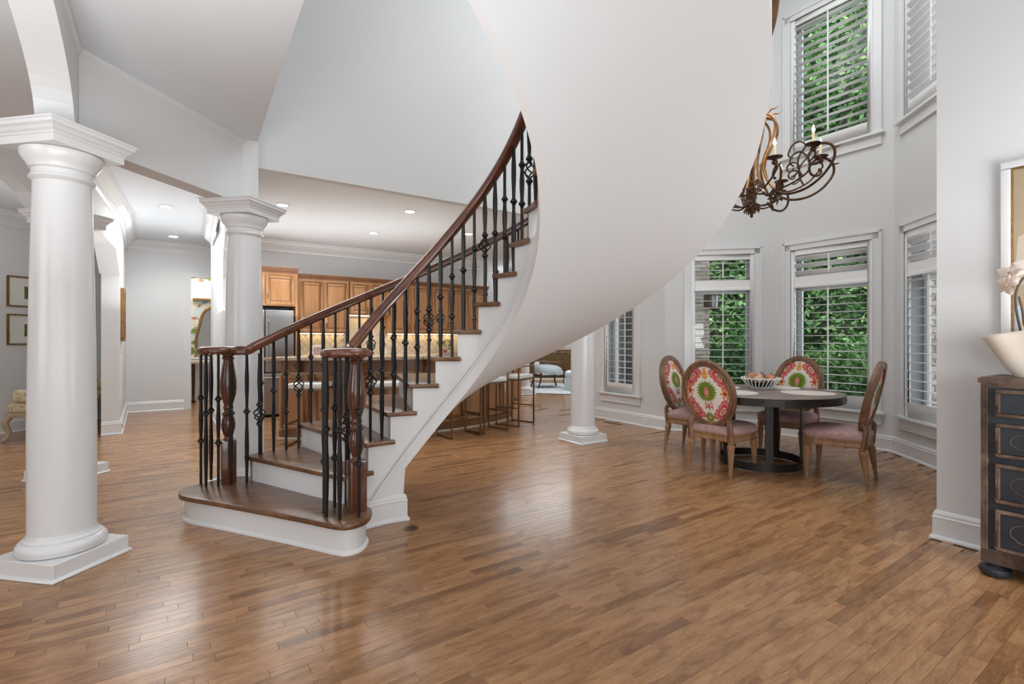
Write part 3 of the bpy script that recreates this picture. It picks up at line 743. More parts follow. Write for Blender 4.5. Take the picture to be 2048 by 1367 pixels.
# newels
def newel(x, y, rz):
    g = SB(); c, s = math.cos(rz), math.sin(rz)
    g.box(-.052, .052, -.052, .052, RISE, .52, lambda a, b_, z: (x + a * c - b_ * s, y + a * s + b_ * c, z))
    g.build('newel_block', RAIL, stair, bevel=.006)
    pr = [(.045, .52), (.030, .533), (.026, .545), (.034, .56), (.046, .60), (.050, .64), (.044, .68), (.035, .705), (.043, .715), (.045, .725), (.034, .735), (.028, .75), (.034, .762), (.036, .775), (.030, .79), (.042, .83), (.054, .88), (.058, .93), (.056, .98), (.048, 1.05), (.039, 1.11), (.034, 1.14), (.042, 1.148), (.044, 1.158), (.036, 1.168), (.045, 1.18), (.045, 1.19)]
    g = SB(); g.lathe(pr, 28, x, y); g.build('newel_post', RAIL, stair, smooth=True)
newel(-1.005, 3.235, -TH); newel(-2.204, 3.885, -TH)
# balusters
def baluster(x, y, z0, z1, style, tw):
    b = SB(); H = z1 - z0; n = 8; q = .0105
    def knuckle(zc, r=.0235): b.lathe([(q, zc - .026), (.016, zc - .019), (.0135, zc - .013), (r, zc - .006), (r, zc + .006), (.0135, zc + .013), (.016, zc + .019), (q, zc + .026)], 10, x, y)
    prof = []
    def bar(za, zb, fat=False):
        N = max(4, int((zb - za) / .05)); pr = []
        for k in range(N + 1):
            f = k / N; r = q + (.0065 * math.sin(math.pi * f) ** 2 if fat else 0); r += .0006 * (k % 2); pr.append((r, za + (zb - za) * f))
        b.lathe(pr, 6, x, y)
    if style == 'basket':
        zc = z0 + H * .52; hb = .052
        bar(z0, zc - hb - .03); bar(zc + hb + .03, z1, True); knuckle(zc - hb - .022); knuckle(zc + hb + .022)
        for k in range(4):
            a0 = k * math.pi / 2 + tw; pts = []; rr = []
            for j in range(11):
                f = j / 10; r = .038 * math.sin(math.pi * f) ** .8 + .004; a = a0 + f * math.pi * 1.0
                pts.append((x + r * math.cos(a), y + r * math.sin(a), zc - hb + 2 * hb * f))
            b.tube(pts, .0055, 5)
    elif style == 'double':
        za, zb = z0 + H * .33, z0 + H * .66; bar(z0, za); bar(za, zb, True); bar(zb, z1); knuckle(za); knuckle(zb)
    else:
        za = z0 + H * .55; bar(z0, za, True); bar(za, z1, True); knuckle(za, .025)
    return b.build('baluster', IRON, stair, smooth=True)
seq = ['double', 'single', 'double', 'basket']; kk = 0
for i in range(2, NT_ + 1):
    for dt in (.2, .7):
        t = i + dt; p = sp_(t, .035)[0]; baluster(p.x, p.y, RISE * i, RISE * t + .785 - .026, ['single', 'double', 'basket', 'single', 'double'][kk % 5], t); kk += 1
kk = 0
for i in range(2, 12):
    for dt in (.15, .4, .65, .9):
        t = i + dt; p = sp_(t, -.045, 1)[0]; baluster(p.x, p.y, RISE * i, RISE * t + .85 - .026, ['double', 'single', 'double', 'basket', 'double', 'single'][kk % 6], t); kk += 1
for (x_, y_, st) in ((-1.197, 3.185, 'double'), (-1.155, 3.110, 'single'), (-1.165, 3.285, 'double'), (-1.055, 3.060, 'single'), (-.955, 3.115, 'double'), (-1.105, 3.335, 'basket')):
    baluster(x_, y_, RISE, 1.19, st, 0)
for (x_, y_, st) in ((-2.383, 3.83, 'double'), (-2.298, 3.755, 'single'), (-2.365, 3.93, 'single'), (-2.205, 3.755, 'double'), (-2.135, 3.80, 'single'), (-2.055, 3.875, 'single'), (-1.985, 3.93, 'basket')):
    baluster(x_, y_, RISE, 1.19, st, 0)

# ================================================================== KITCHEN
KF = V2(-4.07, 8.30)               # a point of the fridge front line; lines run along E2
KN = V2(E2.y, -E2.x)               # towards the camera
def kline(off): return KF + E0 * off
KW = kline(.65); KU = kline(.32)
Tk = frame(KW, E2, KN); Tu = frame(KU, E2, KN); Tf = frame(KF, E2, KN)
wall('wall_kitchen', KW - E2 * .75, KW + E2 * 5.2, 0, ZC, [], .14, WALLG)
crown('trim_4', [KW - E2 * .7, KW + E2 * 5.2], side=-1)
b = MB()
for k in range(134): s0 = -.5 + k * .042; b.box(s0, s0 + .024, -.062, -.02, ZC - .150, ZC - .122, Tk)
b.build('dentil_course', TRIM, kind='structure')
def framed(b, x0, x1, z0, z1, y0, y1, w, T):
    b.box(x0, x0 + w, y0, y1, z0, z1, T); b.box(x1 - w, x1, y0, y1, z0, z1, T); b.box(x0 + w, x1 - w, y0, y1, z0, z0 + w, T); b.box(x0 + w, x1 - w, y0, y1, z1 - w, z1, T)
def door(par, T, x0, x1, z0, z1, y=0, pull=None, name='door', arch_=False):
    w = .055; b = MB(); framed(b, x0 + .003, x1 - .003, z0 + .003, z1 - .003, y - .022, y - .001, w, T)
    d = b.build(name, OAK, par, bevel=.004, seg=1)
    g = MB(); g.box(x0 + w, x1 - w, y - .006, y - .001, z0 + w, z1 - w, T); g.build('panel_groove', OAKD, d)
    w2 = w + .012; g = MB(); g.panel(x0 + w2, x1 - w2, z0 + w2, z1 - w2, y - .0065, .011, .028, T); g.build('raised_panel', OAK, d)
    if pull:
        px, pz = pull; g = MB(); P0 = [T(px, y - .02, pz - .045), T(px, y - .045, pz - .035), T(px, y - .045, pz + .035), T(px, y - .02, pz + .045)]
        g.tube(P0, .005, 6); g.build('handle', BRONZE, d)
def su(u, P=KU): return on_line(P, E2, u)
GRP = 'upper oak cabinets along the kitchen wall'
def cabinet(label, T, x0, x1, z0, z1, depth, doors, group=None, pulls=None, name='upper_cabinet', cr=0):
    t = thing(name, label, 'cabinet', (0, 0, 0), 0, group)
    b = MB(); b.box(x0 + .001, x1 - .001, 0, depth, z0, z1, T); b.build('body', OAK, t)
    for k, (a, c, p) in enumerate(doors): door(t, T, a, c, z0 + .02, z1 - (.06 if cr else .02), 0, p)
    if cr:
        b = MB(); b.sweep([(0, 0), (.012, 0), (.012, .02), (.03, .03), (.05, .06), (.062, .065), (.062, .085), (0, .085)], [T(x0, 0, 0)[:2], T(x1, 0, 0)[:2]], -1)
        b.v = [(p[0], p[1], p[2] + z1 - .02) for p in b.v]; b.build('cornice', OAKD, t)
    return t
sf = on_line(KF, E2, 588.5)
ZU0, ZU1 = 1.41, 2.40
cabinet('deep oak cabinet over the refrigerator, with its own taller cornice', Tf, sf - .93, sf + .055, 1.86, 2.44, .64, [(sf - .90, sf - .46, (sf - .5, 2.0)), (sf - .44, sf, (sf - .41, 2.02))], cr=1)
cabinet('tall narrow oak side panel right of the refrigerator', Tf, sf + .02, sf + .055, .0, 1.86, .62, [], name='side_panel')
u1 = [su(u) for u in (596, 646, 696)]
cabinet('oak wall cabinet with two tall doors right of the refrigerator', Tu, u1[0], u1[2] + .02, ZU0, ZU1, .33, [(u1[0] + .03, u1[1], (u1[1] - .04, ZU0 + .14)), (u1[1] + .02, u1[2], (u1[1] + .06, ZU0 + .14))], cr=1)
u2 = [su(u) for u in (699, 739, 777)]
cabinet('short oak cabinet with two small doors above the range alcove', Tu, u2[0] + .01, u2[2] + .01, 1.76, ZU1, .33, [(u2[0] + .02, u2[1] - .01, (u2[1] - .05, 1.86)), (u2[1] + .01, u2[2], (u2[1] + .05, 1.86))], cr=1)
u3 = [su(u) for u in (779, 822, 863, 903, 930, 956)]
cabinet('oak wall cabinet with two tall doors right of the range alcove', Tu, u3[0] + .02, u3[2], ZU0, ZU1, .33, [(u3[0] + .03, u3[1] - .01, (u3[1] - .05, ZU0 + .14)), (u3[1] + .01, u3[2] - .01, (u3[1] + .05, ZU0 + .14))], cr=1)
cabinet('oak wall cabinet at the far right, partly behind the upper stairs', Tu, u3[2] + .005, u3[5] + .25, ZU0, ZU1, .33, [(u3[2] + .02, u3[3] - .01, (u3[3] - .05, ZU0 + .14)), (u3[3] + .01, u3[4] - .01, (u3[3] + .05, ZU0 + .14)), (u3[4] + .01, u3[5] + .2, None)], cr=1)
# lit strips below the wall cabinets
for a, c, lb in ((u1[0], u1[2], 'warm light strip under the wall cabinet by the refrigerator'), (u3[0], u3[5], 'warm light strip under the wall cabinets right of the range')):
    g = MB(); g.box(a + .05, c - .02, .20, .24, ZU0 - .012, ZU0 - .001, Tu); tag(g.build('light_strip', M['warm_strip']), lb, 'light')
g = MB(); g.box(u2[0] + .06, u2[2] - .06, .15, .2, 1.748, 1.759, Tu); tag(g.build('light_strip', M['warm_strip']), 'warm light strip over the range alcove', 'light')
# base cabinets, counter, splashback
t = thing('base_cabinet', 'long row of oak base cabinets along the kitchen wall behind the island', 'cabinet')
b = MB(); b.box(sf + .06, 4.3, .08, .64, 0, .87, Tf); b.build('body', OAK, t)
for k in range(7): door(t, Tf, sf + .1 + k * .5, sf + .58 + k * .5, .12, .85, .08)
b = MB(); b.box(sf + .06, 4.32, .03, .645, .87, .91, Tf); tag(b.build('countertop', M['granite'], bevel=.005), 'speckled granite countertop along the kitchen wall', 'countertop')
b = MB(); b.box(sf + .06, 4.3, -.012, 0, .91, 1.42, Tk); b.box(u2[0] - .0, u2[2] + .0, -.012, 0, 1.42, 1.77, Tk); spl = b.build('splashback', M['mortar'], kind='structure')
# diamond tiles
tl = bpy.data.meshes.new('tile'); q = .068; tl.from_pydata([(-q, 0, 0), (0, 0, -q), (q, 0, 0), (0, 0, q), (-q + .006, -.004, 0), (0, -.004, -q + .006), (q - .006, -.004, 0), (0, -.004, q - .006)], [], [(4, 5, 6, 7), (0, 1, 5, 4), (1, 2, 6, 5), (2, 3, 7, 6), (3, 0, 4, 7)]); tl.materials.append(M['travertine_tile'])
def tiles(x0, x1, z0, z1):
    r = 0; z = z0 + .07
    while z < z1 - .06:
        xx = x0 + .07 + (.072 if r % 2 else 0)
        while xx < x1 - .06:
            o = bpy.data.objects.new('tile', tl); C.objects.link(o); o.parent = spl
            o.matrix_world = Matrix.Translation(Tk(xx, -.012, z)) @ Matrix.Rotation(ang(E2), 4, 'Z'); xx += .144
        z += .072; r += 1
tiles(sf + .1, u2[0], .91, 1.42); tiles(u2[2], u3[5] - .1, .91, 1.42)
b = MB(); b.box(u2[0] + .05, u2[2] - .05, -.03, -.012, .95, 1.70, Tk); b.panel(u2[0] + .10, u2[2] - .10, 1.0, 1.64, -.03, -.01, .012, Tk); b.panel(u2[0] + .16, u2[2] - .16, 1.06, 1.58, -.02, .006, .01, Tk)
b.build('tile_panel', M['travertine_tile'], spl)
# refrigerator
t = thing('refrigerator', 'stainless steel refrigerator at the left end of the kitchen', 'refrigerator')
b = MB(); b.box(sf - .90, sf - .01, .06, .64, .02, 1.79, Tf); b.build('body', BLACKP, t)
b = MB(); b.box(sf - .90, sf - .46, -.02, .05, .75, 1.79, Tf); b.build('door', STEEL, t, bevel=.012)
b = MB(); b.box(sf - .45, sf - .01, -.02, .05, .75, 1.79, Tf); b.build('door', STEEL, t, bevel=.012)
b = MB(); b.box(sf - .90, sf - .01, -.02, .05, .05, .735, Tf); b.build('freezer_drawer', STEEL, t, bevel=.012)
for xh in (sf - .50, sf - .405):
    b = MB(); b.tube([Tf(xh, -.02, .90), Tf(xh, -.07, .92), Tf(xh, -.07, 1.60), Tf(xh, -.02, 1.62)], .012, 8); b.build('handle', STEEL, t, smooth=True)
b = MB(); b.tube([Tf(sf - .80, -.02, .66), Tf(sf - .78, -.07, .66), Tf(sf - .13, -.07, .66), Tf(sf - .11, -.02, .66)], .012, 8); b.build('handle', STEEL, t, smooth=True)
# island : curved bar
IC = V2(-2.72, 9.49)
def ip(a, r): return IC + V2(math.cos(R(a)), math.sin(R(a))) * r
def arc_solid(a0, a1, r0, r1, z0, z1, n=24):
    pa = [ip(a0 + (a1 - a0) * k / n, r1) for k in range(n + 1)]; pb = [ip(a0 + (a1 - a0) * k / n, r0) for k in range(n + 1)]
    return MB().prism([tuple(p) for p in pa + pb[::-1]], z0, z1)
A0, A1 = -97, -24
isl = thing('kitchen_island', 'curved oak kitchen island with raised panels facing the stairs', 'kitchen island')
arc_solid(A0 + 1, A1, 2.25, 2.93, .0, 1.03, 30).build('body', OAK, isl)
arc_solid(A0 + .6, A1 + .4, 2.25, 2.965, 0, .11, 30).build('plinth', OAKD, isl)
arc_solid(A0 + .4, A1 + .6, 2.25, 2.985, 0, .02, 30).build('base_strip', CREAM, isl)
arc_solid(A0 + 1, A1, 2.93, 2.95, .86, 1.03, 30).build('frieze', OAKD, isl)
def arc_T(ac, r):
    c = ip(ac, r); tg = V2(-math.sin(R(ac)), math.cos(R(ac))); nn = V2(math.cos(R(ac)), math.sin(R(ac)))
    return lambda s, y, z: (c.x + tg.x * s - nn.x * y, c.y + tg.y * s - nn.y * y, z)
npan = 9
for k in range(npan):
    ac = A0 + 4.5 + (A1 - A0 - 5) * (k + .0) / (npan - 1) * .98; hw = .19
    T = arc_T(ac, 2.955)
    b = MB(); framed(b, -hw, hw, .13, .84, -.022, .03, .055, T); p = b.build('panel', OAK, isl, bevel=.003, seg=1)
    g = MB(); g.box(-hw + .05, hw - .05, -.006, .03, .18, .79, T); g.build('panel_groove', OAKD, p)
    g = MB(); g.panel(-hw + .067, hw - .067, .197, .773, -.0065, .011, .03, T); g.build('raised_panel', OAK, p)
for k in range(5):
    ac = A0 + 6 + k * 16; T = arc_T(ac, 2.95)
    pr = [(0, 1.03), (-.2, 1.03), (-.2, .995), (-.15, .985), (-.10, .95), (-.07, .90), (-.06, .86), (0, .83)]
    v = [T(-.03, y, z) for y, z in pr] + [T(.03, y, z) for y, z in pr]; n = len(pr)
    MB().add(v, [tuple(range(n)), tuple(range(n, 2 * n))[::-1]] + [(i, (i + 1) % n, (i + 1) % n + n, i + n) for i in range(n)]).build('corbel', OAKD, isl)
tag(arc_solid(A0 - .5, A1 + 2, 2.18, 3.22, 1.03, 1.07, 40).build('countertop', M['granite'], bevel=.008), 'curved speckled granite bar top on the island', 'countertop')
# tap, photo frame, vase, small things
t = thing('kitchen_tap', 'slim chrome gooseneck tap behind the island bar top', 'tap')
c = V2(-2.45, 8.1); b = MB(); b.tube(spline([(*c, .9), (*c, 1.25), (c.x + .05, c.y - .02, 1.34), (c.x + .16, c.y - .05, 1.33), (c.x + .2, c.y - .07, 1.2)], 6), .012, 8); b.build('spout', STEEL, t, smooth=True); b = MB(); b.lathe([(.03, .9), (.03, .93), (.015, .95)], 12, c.x, c.y); b.build('base', STEEL, t)
s_ = on_line(KW, E2, 629)
t = thing('photo_frame', 'small framed photograph standing on the kitchen counter', 'picture frame'); 
b = MB(); b.box(s_ - .12, s_ + .12, -.30, -.28, .912, 1.19, Tk); b.build('frame', WHITE_UPH, t, bevel=.004); b = MB(); b.box(s_ - .09, s_ + .09, -.303, -.30, .94, 1.16, Tk); b.build('photograph', M['photo_print'], t)
def leafy(name, label, cat, loc, h, r, potm, leafm, n=60, flowers=None):
    t = thing(name, label, cat, (loc[0], loc[1], loc[2]))
    MB().lathe([(.035, 0), (.055, .05), (.06, .10), (.045, .15), (.05, .17)], 16).build('vase', potm, t, smooth=True)
    b = MB(); rnd = random.Random(3)
    for k in range(n):
        a = rnd.uniform(0, 6.28); rr = r * math.sqrt(rnd.random()); z = h * rnd.uniform(.45, 1); p = Vector((rr * math.cos(a), rr * math.sin(a), z)); d = Vector((math.cos(a), math.sin(a), rnd.uniform(.2, 1))).normalized(); s = d.orthogonal().normalized() * .018; e = p + d * .06; m_ = p + d * .03
        b.add([p, m_ + s, e, m_ - s], [(0, 1, 2, 3)])
    b.build('leaves', leafm, t, fix=False, kind='stuff')
    if flowers:
        b = MB()
        for k in range(14):
            a = rnd.uniform(0, 6.28); rr = r * .9 * math.sqrt(rnd.random()); b.ball((rr * math.cos(a), rr * math.sin(a), h * rnd.uniform(.7, 1.05)), .02, 6, 4)
        b.build('flowers', flowers, t, kind='stuff')
s_ = on_line(KW, E2, 877); p = Tk(s_, -.3, .91); leafy('flower_vase', 'vase of green leaves and yellow flowers on the kitchen counter', 'vase', p, .36, .15, M['pomegranate'], LEAFG, 70, M['onion_tan'])
s_ = on_line(KW, E2, 760); p = Tk(s_, -.28, .91); t = thing('ceramic_jar', 'pale ceramic jar with a lid on the kitchen counter', 'jar', p); MB().lathe([(.05, 0), (.07, .04), (.075, .12), (.05, .18), (.045, .19)], 18).build('body', CREAM, t, smooth=True); MB().lathe([(.05, .19), (.04, .21), (.012, .22), (.014, .24), (0, .245)], 16).build('lid', CREAM, t, smooth=True)

# bar stools
def stool(loc, face, label):
    t = thing('bar_stool', label, 'bar stool', (loc[0], loc[1], 0), face - R(90), 'white and brass bar stools around the curved island')
    b = MB(); b.box(-.215, .215, -.20, .20, .70, .765); b.build('seat', WHITE_UPH, t, bevel=.022, seg=3)
    b = MB(); b.box(-.222, .222, -.208, .208, .682, .702); b.build('seat_rail', BRASS, t, bevel=.003, seg=1)
    for sx in (-1, 1):
        for sy in (-1, 1):
            b = MB(); top = .90 if sy < 0 else .70; b.box(sx * .222 - .009, sx * .222 + .009, sy * .20 - .009, sy * .20 + .009, 0, top); b.build('leg', BRASS, t)
        b = MB(); b.box(sx * .222 - .009, sx * .222 + .009, -.191, .191, 0, .018); b.build('base_bar', BRASS, t)
        b = MB(); b.box(sx * .222 - .008, sx * .222 + .008, -.2, .2, .265, .281); b.build('stretcher', BRASS, t)
    b = MB(); b.box(-.213, .213, -.209, -.191, .882, .90); b.build('back_rail', BRASS, t)
    b = MB(); b.box(-.213, .213, .191, .209, .20, .218); b.build('foot_rail', BRASS, t)
for (lx, ly, lb) in ((-2.50, 6.20, 'white-seated bar stool at the left end of the island, seen through the balusters'),
                     (-1.62, 6.42, 'white-seated bar stool seen between the near volute and the middle steps'),
                     (-.72, 6.76, 'brass-legged bar stool lowest under the sweeping soffit'),
                     (-.36, 7.12, 'brass-legged bar stool, middle one of those seen under the soffit'),
                     (.05, 7.72, 'bar stool nearest the white column under the soffit, its white seat in view')):
    d = V2(IC.x - lx, IC.y - ly); stool((lx, ly), math.atan2(d.y, d.x), lb)

# recessed ceiling lights
for (u, v, lb) in ((820, 422, 'recessed ceiling light, brightest over the island'), (747, 465, 'recessed ceiling light nearest the kitchen wall crown'), (937, 467, 'recessed ceiling light seen between the upper balusters'),
                   (333, 412, 'nearer recessed ceiling light in the hall between the two left columns'), (347, 472, 'farther recessed ceiling light in the hall near the door'), (408, 398, 'recessed ceiling light just left of the second column capital'), (565, 409, 'recessed ceiling light at the right edge of the second column capital')):
    yy = (ZC - CAMH) * F / (V0 - v); xx = (u - 1024) / F * yy
    t = thing('ceiling_light', lb, 'ceiling light', (xx, yy, ZC))
    MB().lathe([(.062, -.001), (.085, -.001), (.088, -.006), (.070, -.010), (.062, -.004)], 28).build('trim_ring', TRIM, t, smooth=True)
    MB().lathe([(.0, -.011), (.062, -.011), (.062, -.003), (0, -.003)], 24).build('lamp', LAMP, t)
    d = bpy.data.lights.new('downlight', 'SPOT'); o = bpy.data.objects.new('downlight', d); C.objects.link(o); o.location = (xx, yy, ZC - .03); d.energy = 26; d.spot_size = R(130); d.spot_blend = .8; d.shadow_soft_size = .06; d.color = (1, .97, .92)
    
# ================================================================== HALL, POWDER ROOM
PWL = HW + E0 * 1.35
wall('wall_powder_room', PWL - E2 * .4, PWL + E2 * 3.2, .92, ZC, [], .1, M['floral_wallpaper'])
wall('wall_wainscot', PWL - E2 * .4, PWL + E2 * 3.2, 0, .90, [], .1, TRIM)
wall('wall_powder_side', HW + E0 * .14 + E2 * .02, PWL + E2 * .02, 0, ZC, [], .1, WALL, inside=1)
Tp = frame(PWL, E2, V2(E2.y, -E2.x))
b = MB(); b.box(-.4, 3.2, -.03, 0, .885, .925, Tp)
for k in range(5): b.panel(.1 + k * .6, .6 + k * .6, .2, .8, -.001, .012, .015, Tp)
b.box(-.4, 3.2, -.02, 0, 0, .16, Tp); b.build('trim_5', TRIM, kind='structure')
sm = on_line(PWL, E2, 432)
t = thing('gilt_mirror', 'ornate gilt-framed mirror on the flowered wall beyond the hall doorway', 'mirror')
mo = [(-.34, 1.02), (-.30, 1.0), (-.2, .98), (0, .97), (.2, .98), (.34, 1.02), (.36, 1.3), (.30, 1.6), (.26, 1.78), (.2, 1.9), (.06, 2.02), (0, 2.05), (-.06, 2.02), (-.2, 1.9), (-.26, 1.78), (-.30, 1.6), (-.36, 1.3)]
b = MB(); n = len(mo); b.add([Tp(sm + x_, -.02, z_) for x_, z_ in mo], [tuple(range(n))]); b.build('glass', M['mirror_glass'], t, fix=False)
b = MB(); b.tube([Tp(sm + x_, -.03, z_) for x_, z_ in [tuple(q)[:2] for q in spline([(a, c, 0) for a, c in mo], 4, True)]], .028, 8, True); b.build('frame', GOLDF, t, smooth=True)
t = thing('console_table', 'console with a cream top and dark feet below the gilt mirror', 'console table')
b = MB(); b.box(sm - .5, sm + .5, -.42, -.04, .80, .86, Tp); b.build('top', CREAM, t, bevel=.01)
for sx in (-.42, .42):
    b = MB(); b.tube([Tp(sm + sx, -.25, .80), Tp(sm + sx, -.30, .45), Tp(sm + sx, -.24, .1), Tp(sm + sx, -.34, .02)], [.035, .03, .022, .035], 8); b.build('leg', BRONZE, t, smooth=True)
t = thing('wall_sconce', 'glowing crystal sconce above the doorway view in the powder room', 'lamp')
b = MB()
for k in range(5): b.ball(Tp(on_line(PWL, E2, 388) + k * .09, -.12, 2.2 + .03 * (k % 2)), .035, 8, 6)
b.build('bulb', M['sconce_glow'], t, smooth=True); b = MB(); b.box(on_line(PWL, E2, 388) - .02, on_line(PWL, E2, 388) + .38, -.10, -.0, 2.12, 2.16, Tp); b.build('arm', GOLDF, t)

def picture(name, label, T, x0, x1, z0, z1, fw, fm, inner, group=None, d=.025, matm=None, box=None, boxm=None):
    t = thing(name, label, 'picture', (0, 0, 0), 0, group)
    b = MB()
    for (a, c, e, g) in ((x0, x1, z0, z0 + fw), (x0, x1, z1 - fw, z1), (x0, x0 + fw, z0 + fw, z1 - fw), (x1 - fw, x1, z0 + fw, z1 - fw)): b.box(a, c, -d, 0, e, g, T)
    b.build('frame', fm, t, bevel=.004, seg=1)
    b = MB(); b.box(x0 + fw, x1 - fw, -d * .45, 0, z0 + fw, z1 - fw, T); b.build('mat_board' if matm else 'canvas', matm or inner, t)
    if box: b = MB(); b.box(box[0], box[1], -d * .55, -d * .45, box[2], box[3], T); b.build('print', boxm, t)
    return t
Tl = frame(PL, dL, V2(dL.y, -dL.x))
picture('oil_painting', 'brown painting in a carved gold frame on the hall pier, seen nearly edge-on', Tl, .16, .62, 1.27, 2.02, .05, GOLDF, M['brown_canvas'], d=.05)
b = MB(); b.box(.28, .36, -.006, 0, 1.08, 1.19, Tl); b.box(.305, .335, -.010, -.006, 1.11, 1.16, Tl); tag(b.build('switch_plate', PLASTIC), 'white switch plate below the painting in the hall', 'switch')
b = MB(); b.box(.30, .42, -.030, -.024, .035, .11, Tl); tag(b.build('wall_outlet', PLASTIC), 'white outlet in the baseboard of the hall pier', 'outlet')

# ================================================================== LIVING ROOM (left)
LW = V2(-7.0, 6.9)
wall('wall_living', LW - E1 * 6, LW + E1 * 1.75, 0, ZC, [], .14)
baseboard('baseboard_living', [LW - E1 * 6, LW + E1 * 1.75], -1); crown('trim_6', [LW - E1 * 6, LW + E1 * 1.75], side=-1)
Tv = frame(LW, E1, V2(E1.y, -E1.x))
for k, (z0, z1, lb) in enumerate(((1.755, 2.19, 'upper of two gold-framed botanical prints on the living room wall'), (1.22, 1.655, 'lower of two gold-framed botanical prints on the living room wall'))):
    a = on_line(LW, E1, 13)
    picture('framed_print', lb, Tv, a, a + .62, z0, z1, .022, GOLDF, None, matm=PAPER, box=(a + .21, a + .41, z0 + .12, z1 - .14), boxm=M['art_botanical'])
def french_chair(loc, rz, label):
    t = thing('carved_armchair', label, 'armchair', loc, rz)
    b = MB(); b.box(-.30, .30, -.28, .28, .36, .50); b.build('seat', M['golden_brocade'], t, bevel=.05, seg=3)
    b = MB(); b.box(-.31, .31, -.29, .29, .30, .365); b.build('apron', M['lime_oak_pale'], t, bevel=.015)
    b = MB(); b.box(-.28, .28, .22, .32, .50, 1.0); b.build('backrest', M['golden_brocade'], t, bevel=.045, seg=3)
    for sx in (-1, 1):
        b = MB(); b.box(sx * .30 - .045, sx * .30 + .045, -.18, .25, .50, .66); b.build('arm', M['golden_brocade'], t, bevel=.035, seg=3)
        for sy in (-1, 1):
            b = MB(); pts = spline([(sx * .26, sy * .25, .33), (sx * .30, sy * .285, .24), (sx * .27, sy * .26, .12), (sx * .285, sy * .28, .04), (sx * .31, sy * .31, .012)], 4)
            b.tube(pts, [.045 - .028 * min(1, k / (len(pts) - 3)) if k < len(pts) - 3 else .022 for k in range(len(pts))], 8); b.build('leg', M['lime_oak_pale'], t, smooth=True)
french_chair((-6.18, 6.66), R(-80), 'carved cabriole-leg chair in golden brocade under the two framed prints')
french_chair((-6.62, 7.75), R(100), 'golden brocade chair glimpsed between the big near column and the hall pier')
MB().box(0, 0, 0, 0, 0, 0)
# ================================================================== FAMILY ROOM (far right)
FW = V2(1.2, 16.6)
wall('wall_family', V2(-9, 16.6), V2(7, 16.6), 0, ZC, [], .14)
wall('wall_family_right', V2(6.6, 16.6), V2(1.36, 8.66), 0, ZC, [], .14)
baseboard('baseboard_family', [V2(-9, 16.6), V2(6.6, 16.6)], -1)
t = thing('lattice_sideboard', 'brown sideboard with gold lattice front and a tan wooden top in the far room', 'sideboard')
yb = 15.9
b = MB(); b.box(-1.2, 2.6, yb, yb + .55, .07, .86); b.build('body', M['brown_lacquer'], t)
b = MB(); b.box(-1.25, 2.65, yb - .06, yb + .6, .96, 1.02); b.build('top', M['lime_oak_pale'], t, bevel=.01); b = MB(); b.box(-1.2, 2.6, yb - .02, yb + .55, .86, .96); b.build('frieze', CHWOOD, t); b = MB(); b.box(-1.2, 2.6, yb - .03, yb + .5, 0, .07); b.build('plinth', CREAM, t)
for k in range(16):
    x_ = -1.1 + k * .235
    g = MB(); w = .118; yy = yb - .012
    g.tube(spline([(x_ - w, yy, .86), (x_ - w * .35, yy, .72), (x_ - .01, yy, .6), (x_, yy, .48), (x_ - .01, yy, .36), (x_ - w * .4, yy, .22), (x_ - w, yy, .08)], 4), .009, 5)
    g.tube(spline([(x_ + w, yy, .86), (x_ + w * .35, yy, .72), (x_ + .01, yy, .6), (x_ + .004, yy, .48), (x_ + .01, yy, .36), (x_ + w * .4, yy, .22), (x_ + w, yy, .08)], 4), .009, 5)
    g.build('lattice', GOLDF, t, smooth=True)
b = MB(); b.prism([(-.1, 12.2), (2.9, 11.3), (3.6, 14.2), (.5, 14.9)], .0, .012); tag(b.build('area_rug', M['rug_pattern']), 'white and pale blue patterned rug in the far sitting room', 'rug')
t = thing('curved_armchair', 'armchair with curved wooden arms and white cushions on the far rug', 'armchair', (.98, 13.5), R(18))
b = MB(); b.box(-.3, .32, -.28, .28, .34, .47); b.build('seat', WHITE_UPH, t, bevel=.04, seg=3)
b = MB(); b.tube(spline([(.24, -.24, .42), (.05, -.3, .5), (-.27, -.26, .56), (-.33, 0, .58), (-.27, .26, .56), (.05, .3, .5)], 5), .10, 10, sq=(1.2, .5)); b.build('backrest', PALEB, t, smooth=True)
for sy in (-1, 1):
    b = MB(); b.tube(spline([(-.33, sy * .2, .66), (-.2, sy * .31, .68), (.12, sy * .34, .68), (.30, sy * .34, .58), (.34, sy * .33, .36), (.32, sy * .32, .18), (.38, sy * .33, .0)], 6), .024, 8); b.build('arm', BRONZE, t, smooth=True)
    b = MB(); b.tube([(-.30, sy * .26, .4), (-.33, sy * .27, .2), (-.40, sy * .28, .0)], [.03, .022, .018], 8); b.build('leg', BRONZE, t, smooth=True)
b = MB(); b.box(-.3, .33, -.29, .29, .30, .345); b.build('seat_rail', BRONZE, t, bevel=.008)
t = thing('skirted_ottoman', 'pale blue skirted round ottoman beside the far rug', 'ottoman', (1.72, 12.75))
MB().lathe([(0, .50), (.30, .50), (.36, .47), (.38, .42), (.37, .36), (.36, .35), (.36, .02), (0, .02)], 36).build('cushion', PALEB, t, smooth=True)
v = MB(); pr = []
for k in range(72): a = 2 * math.pi * k / 72; r = .375 + (.012 if k % 6 else -.014); pr.append((r * math.cos(a), r * math.sin(a)))
v.prism(pr, .01, .30); v.build('skirt', PALEB, t, smooth=True)
cabinet('low oak cabinet end beyond the bar stools, next to the small far column', frame(V2(-.25, 10.75), V2(1, 0), V2(0, -1)), 0, .45, .0, .93, .5, [(.24, .43, None)], name='low_cabinet')
leafy('potted_plant', 'small dark green plant just above the far bar stool seat', 'plant', (.02, 10.95, .93), .30, .14, BRONZE, LEAFG, 60)

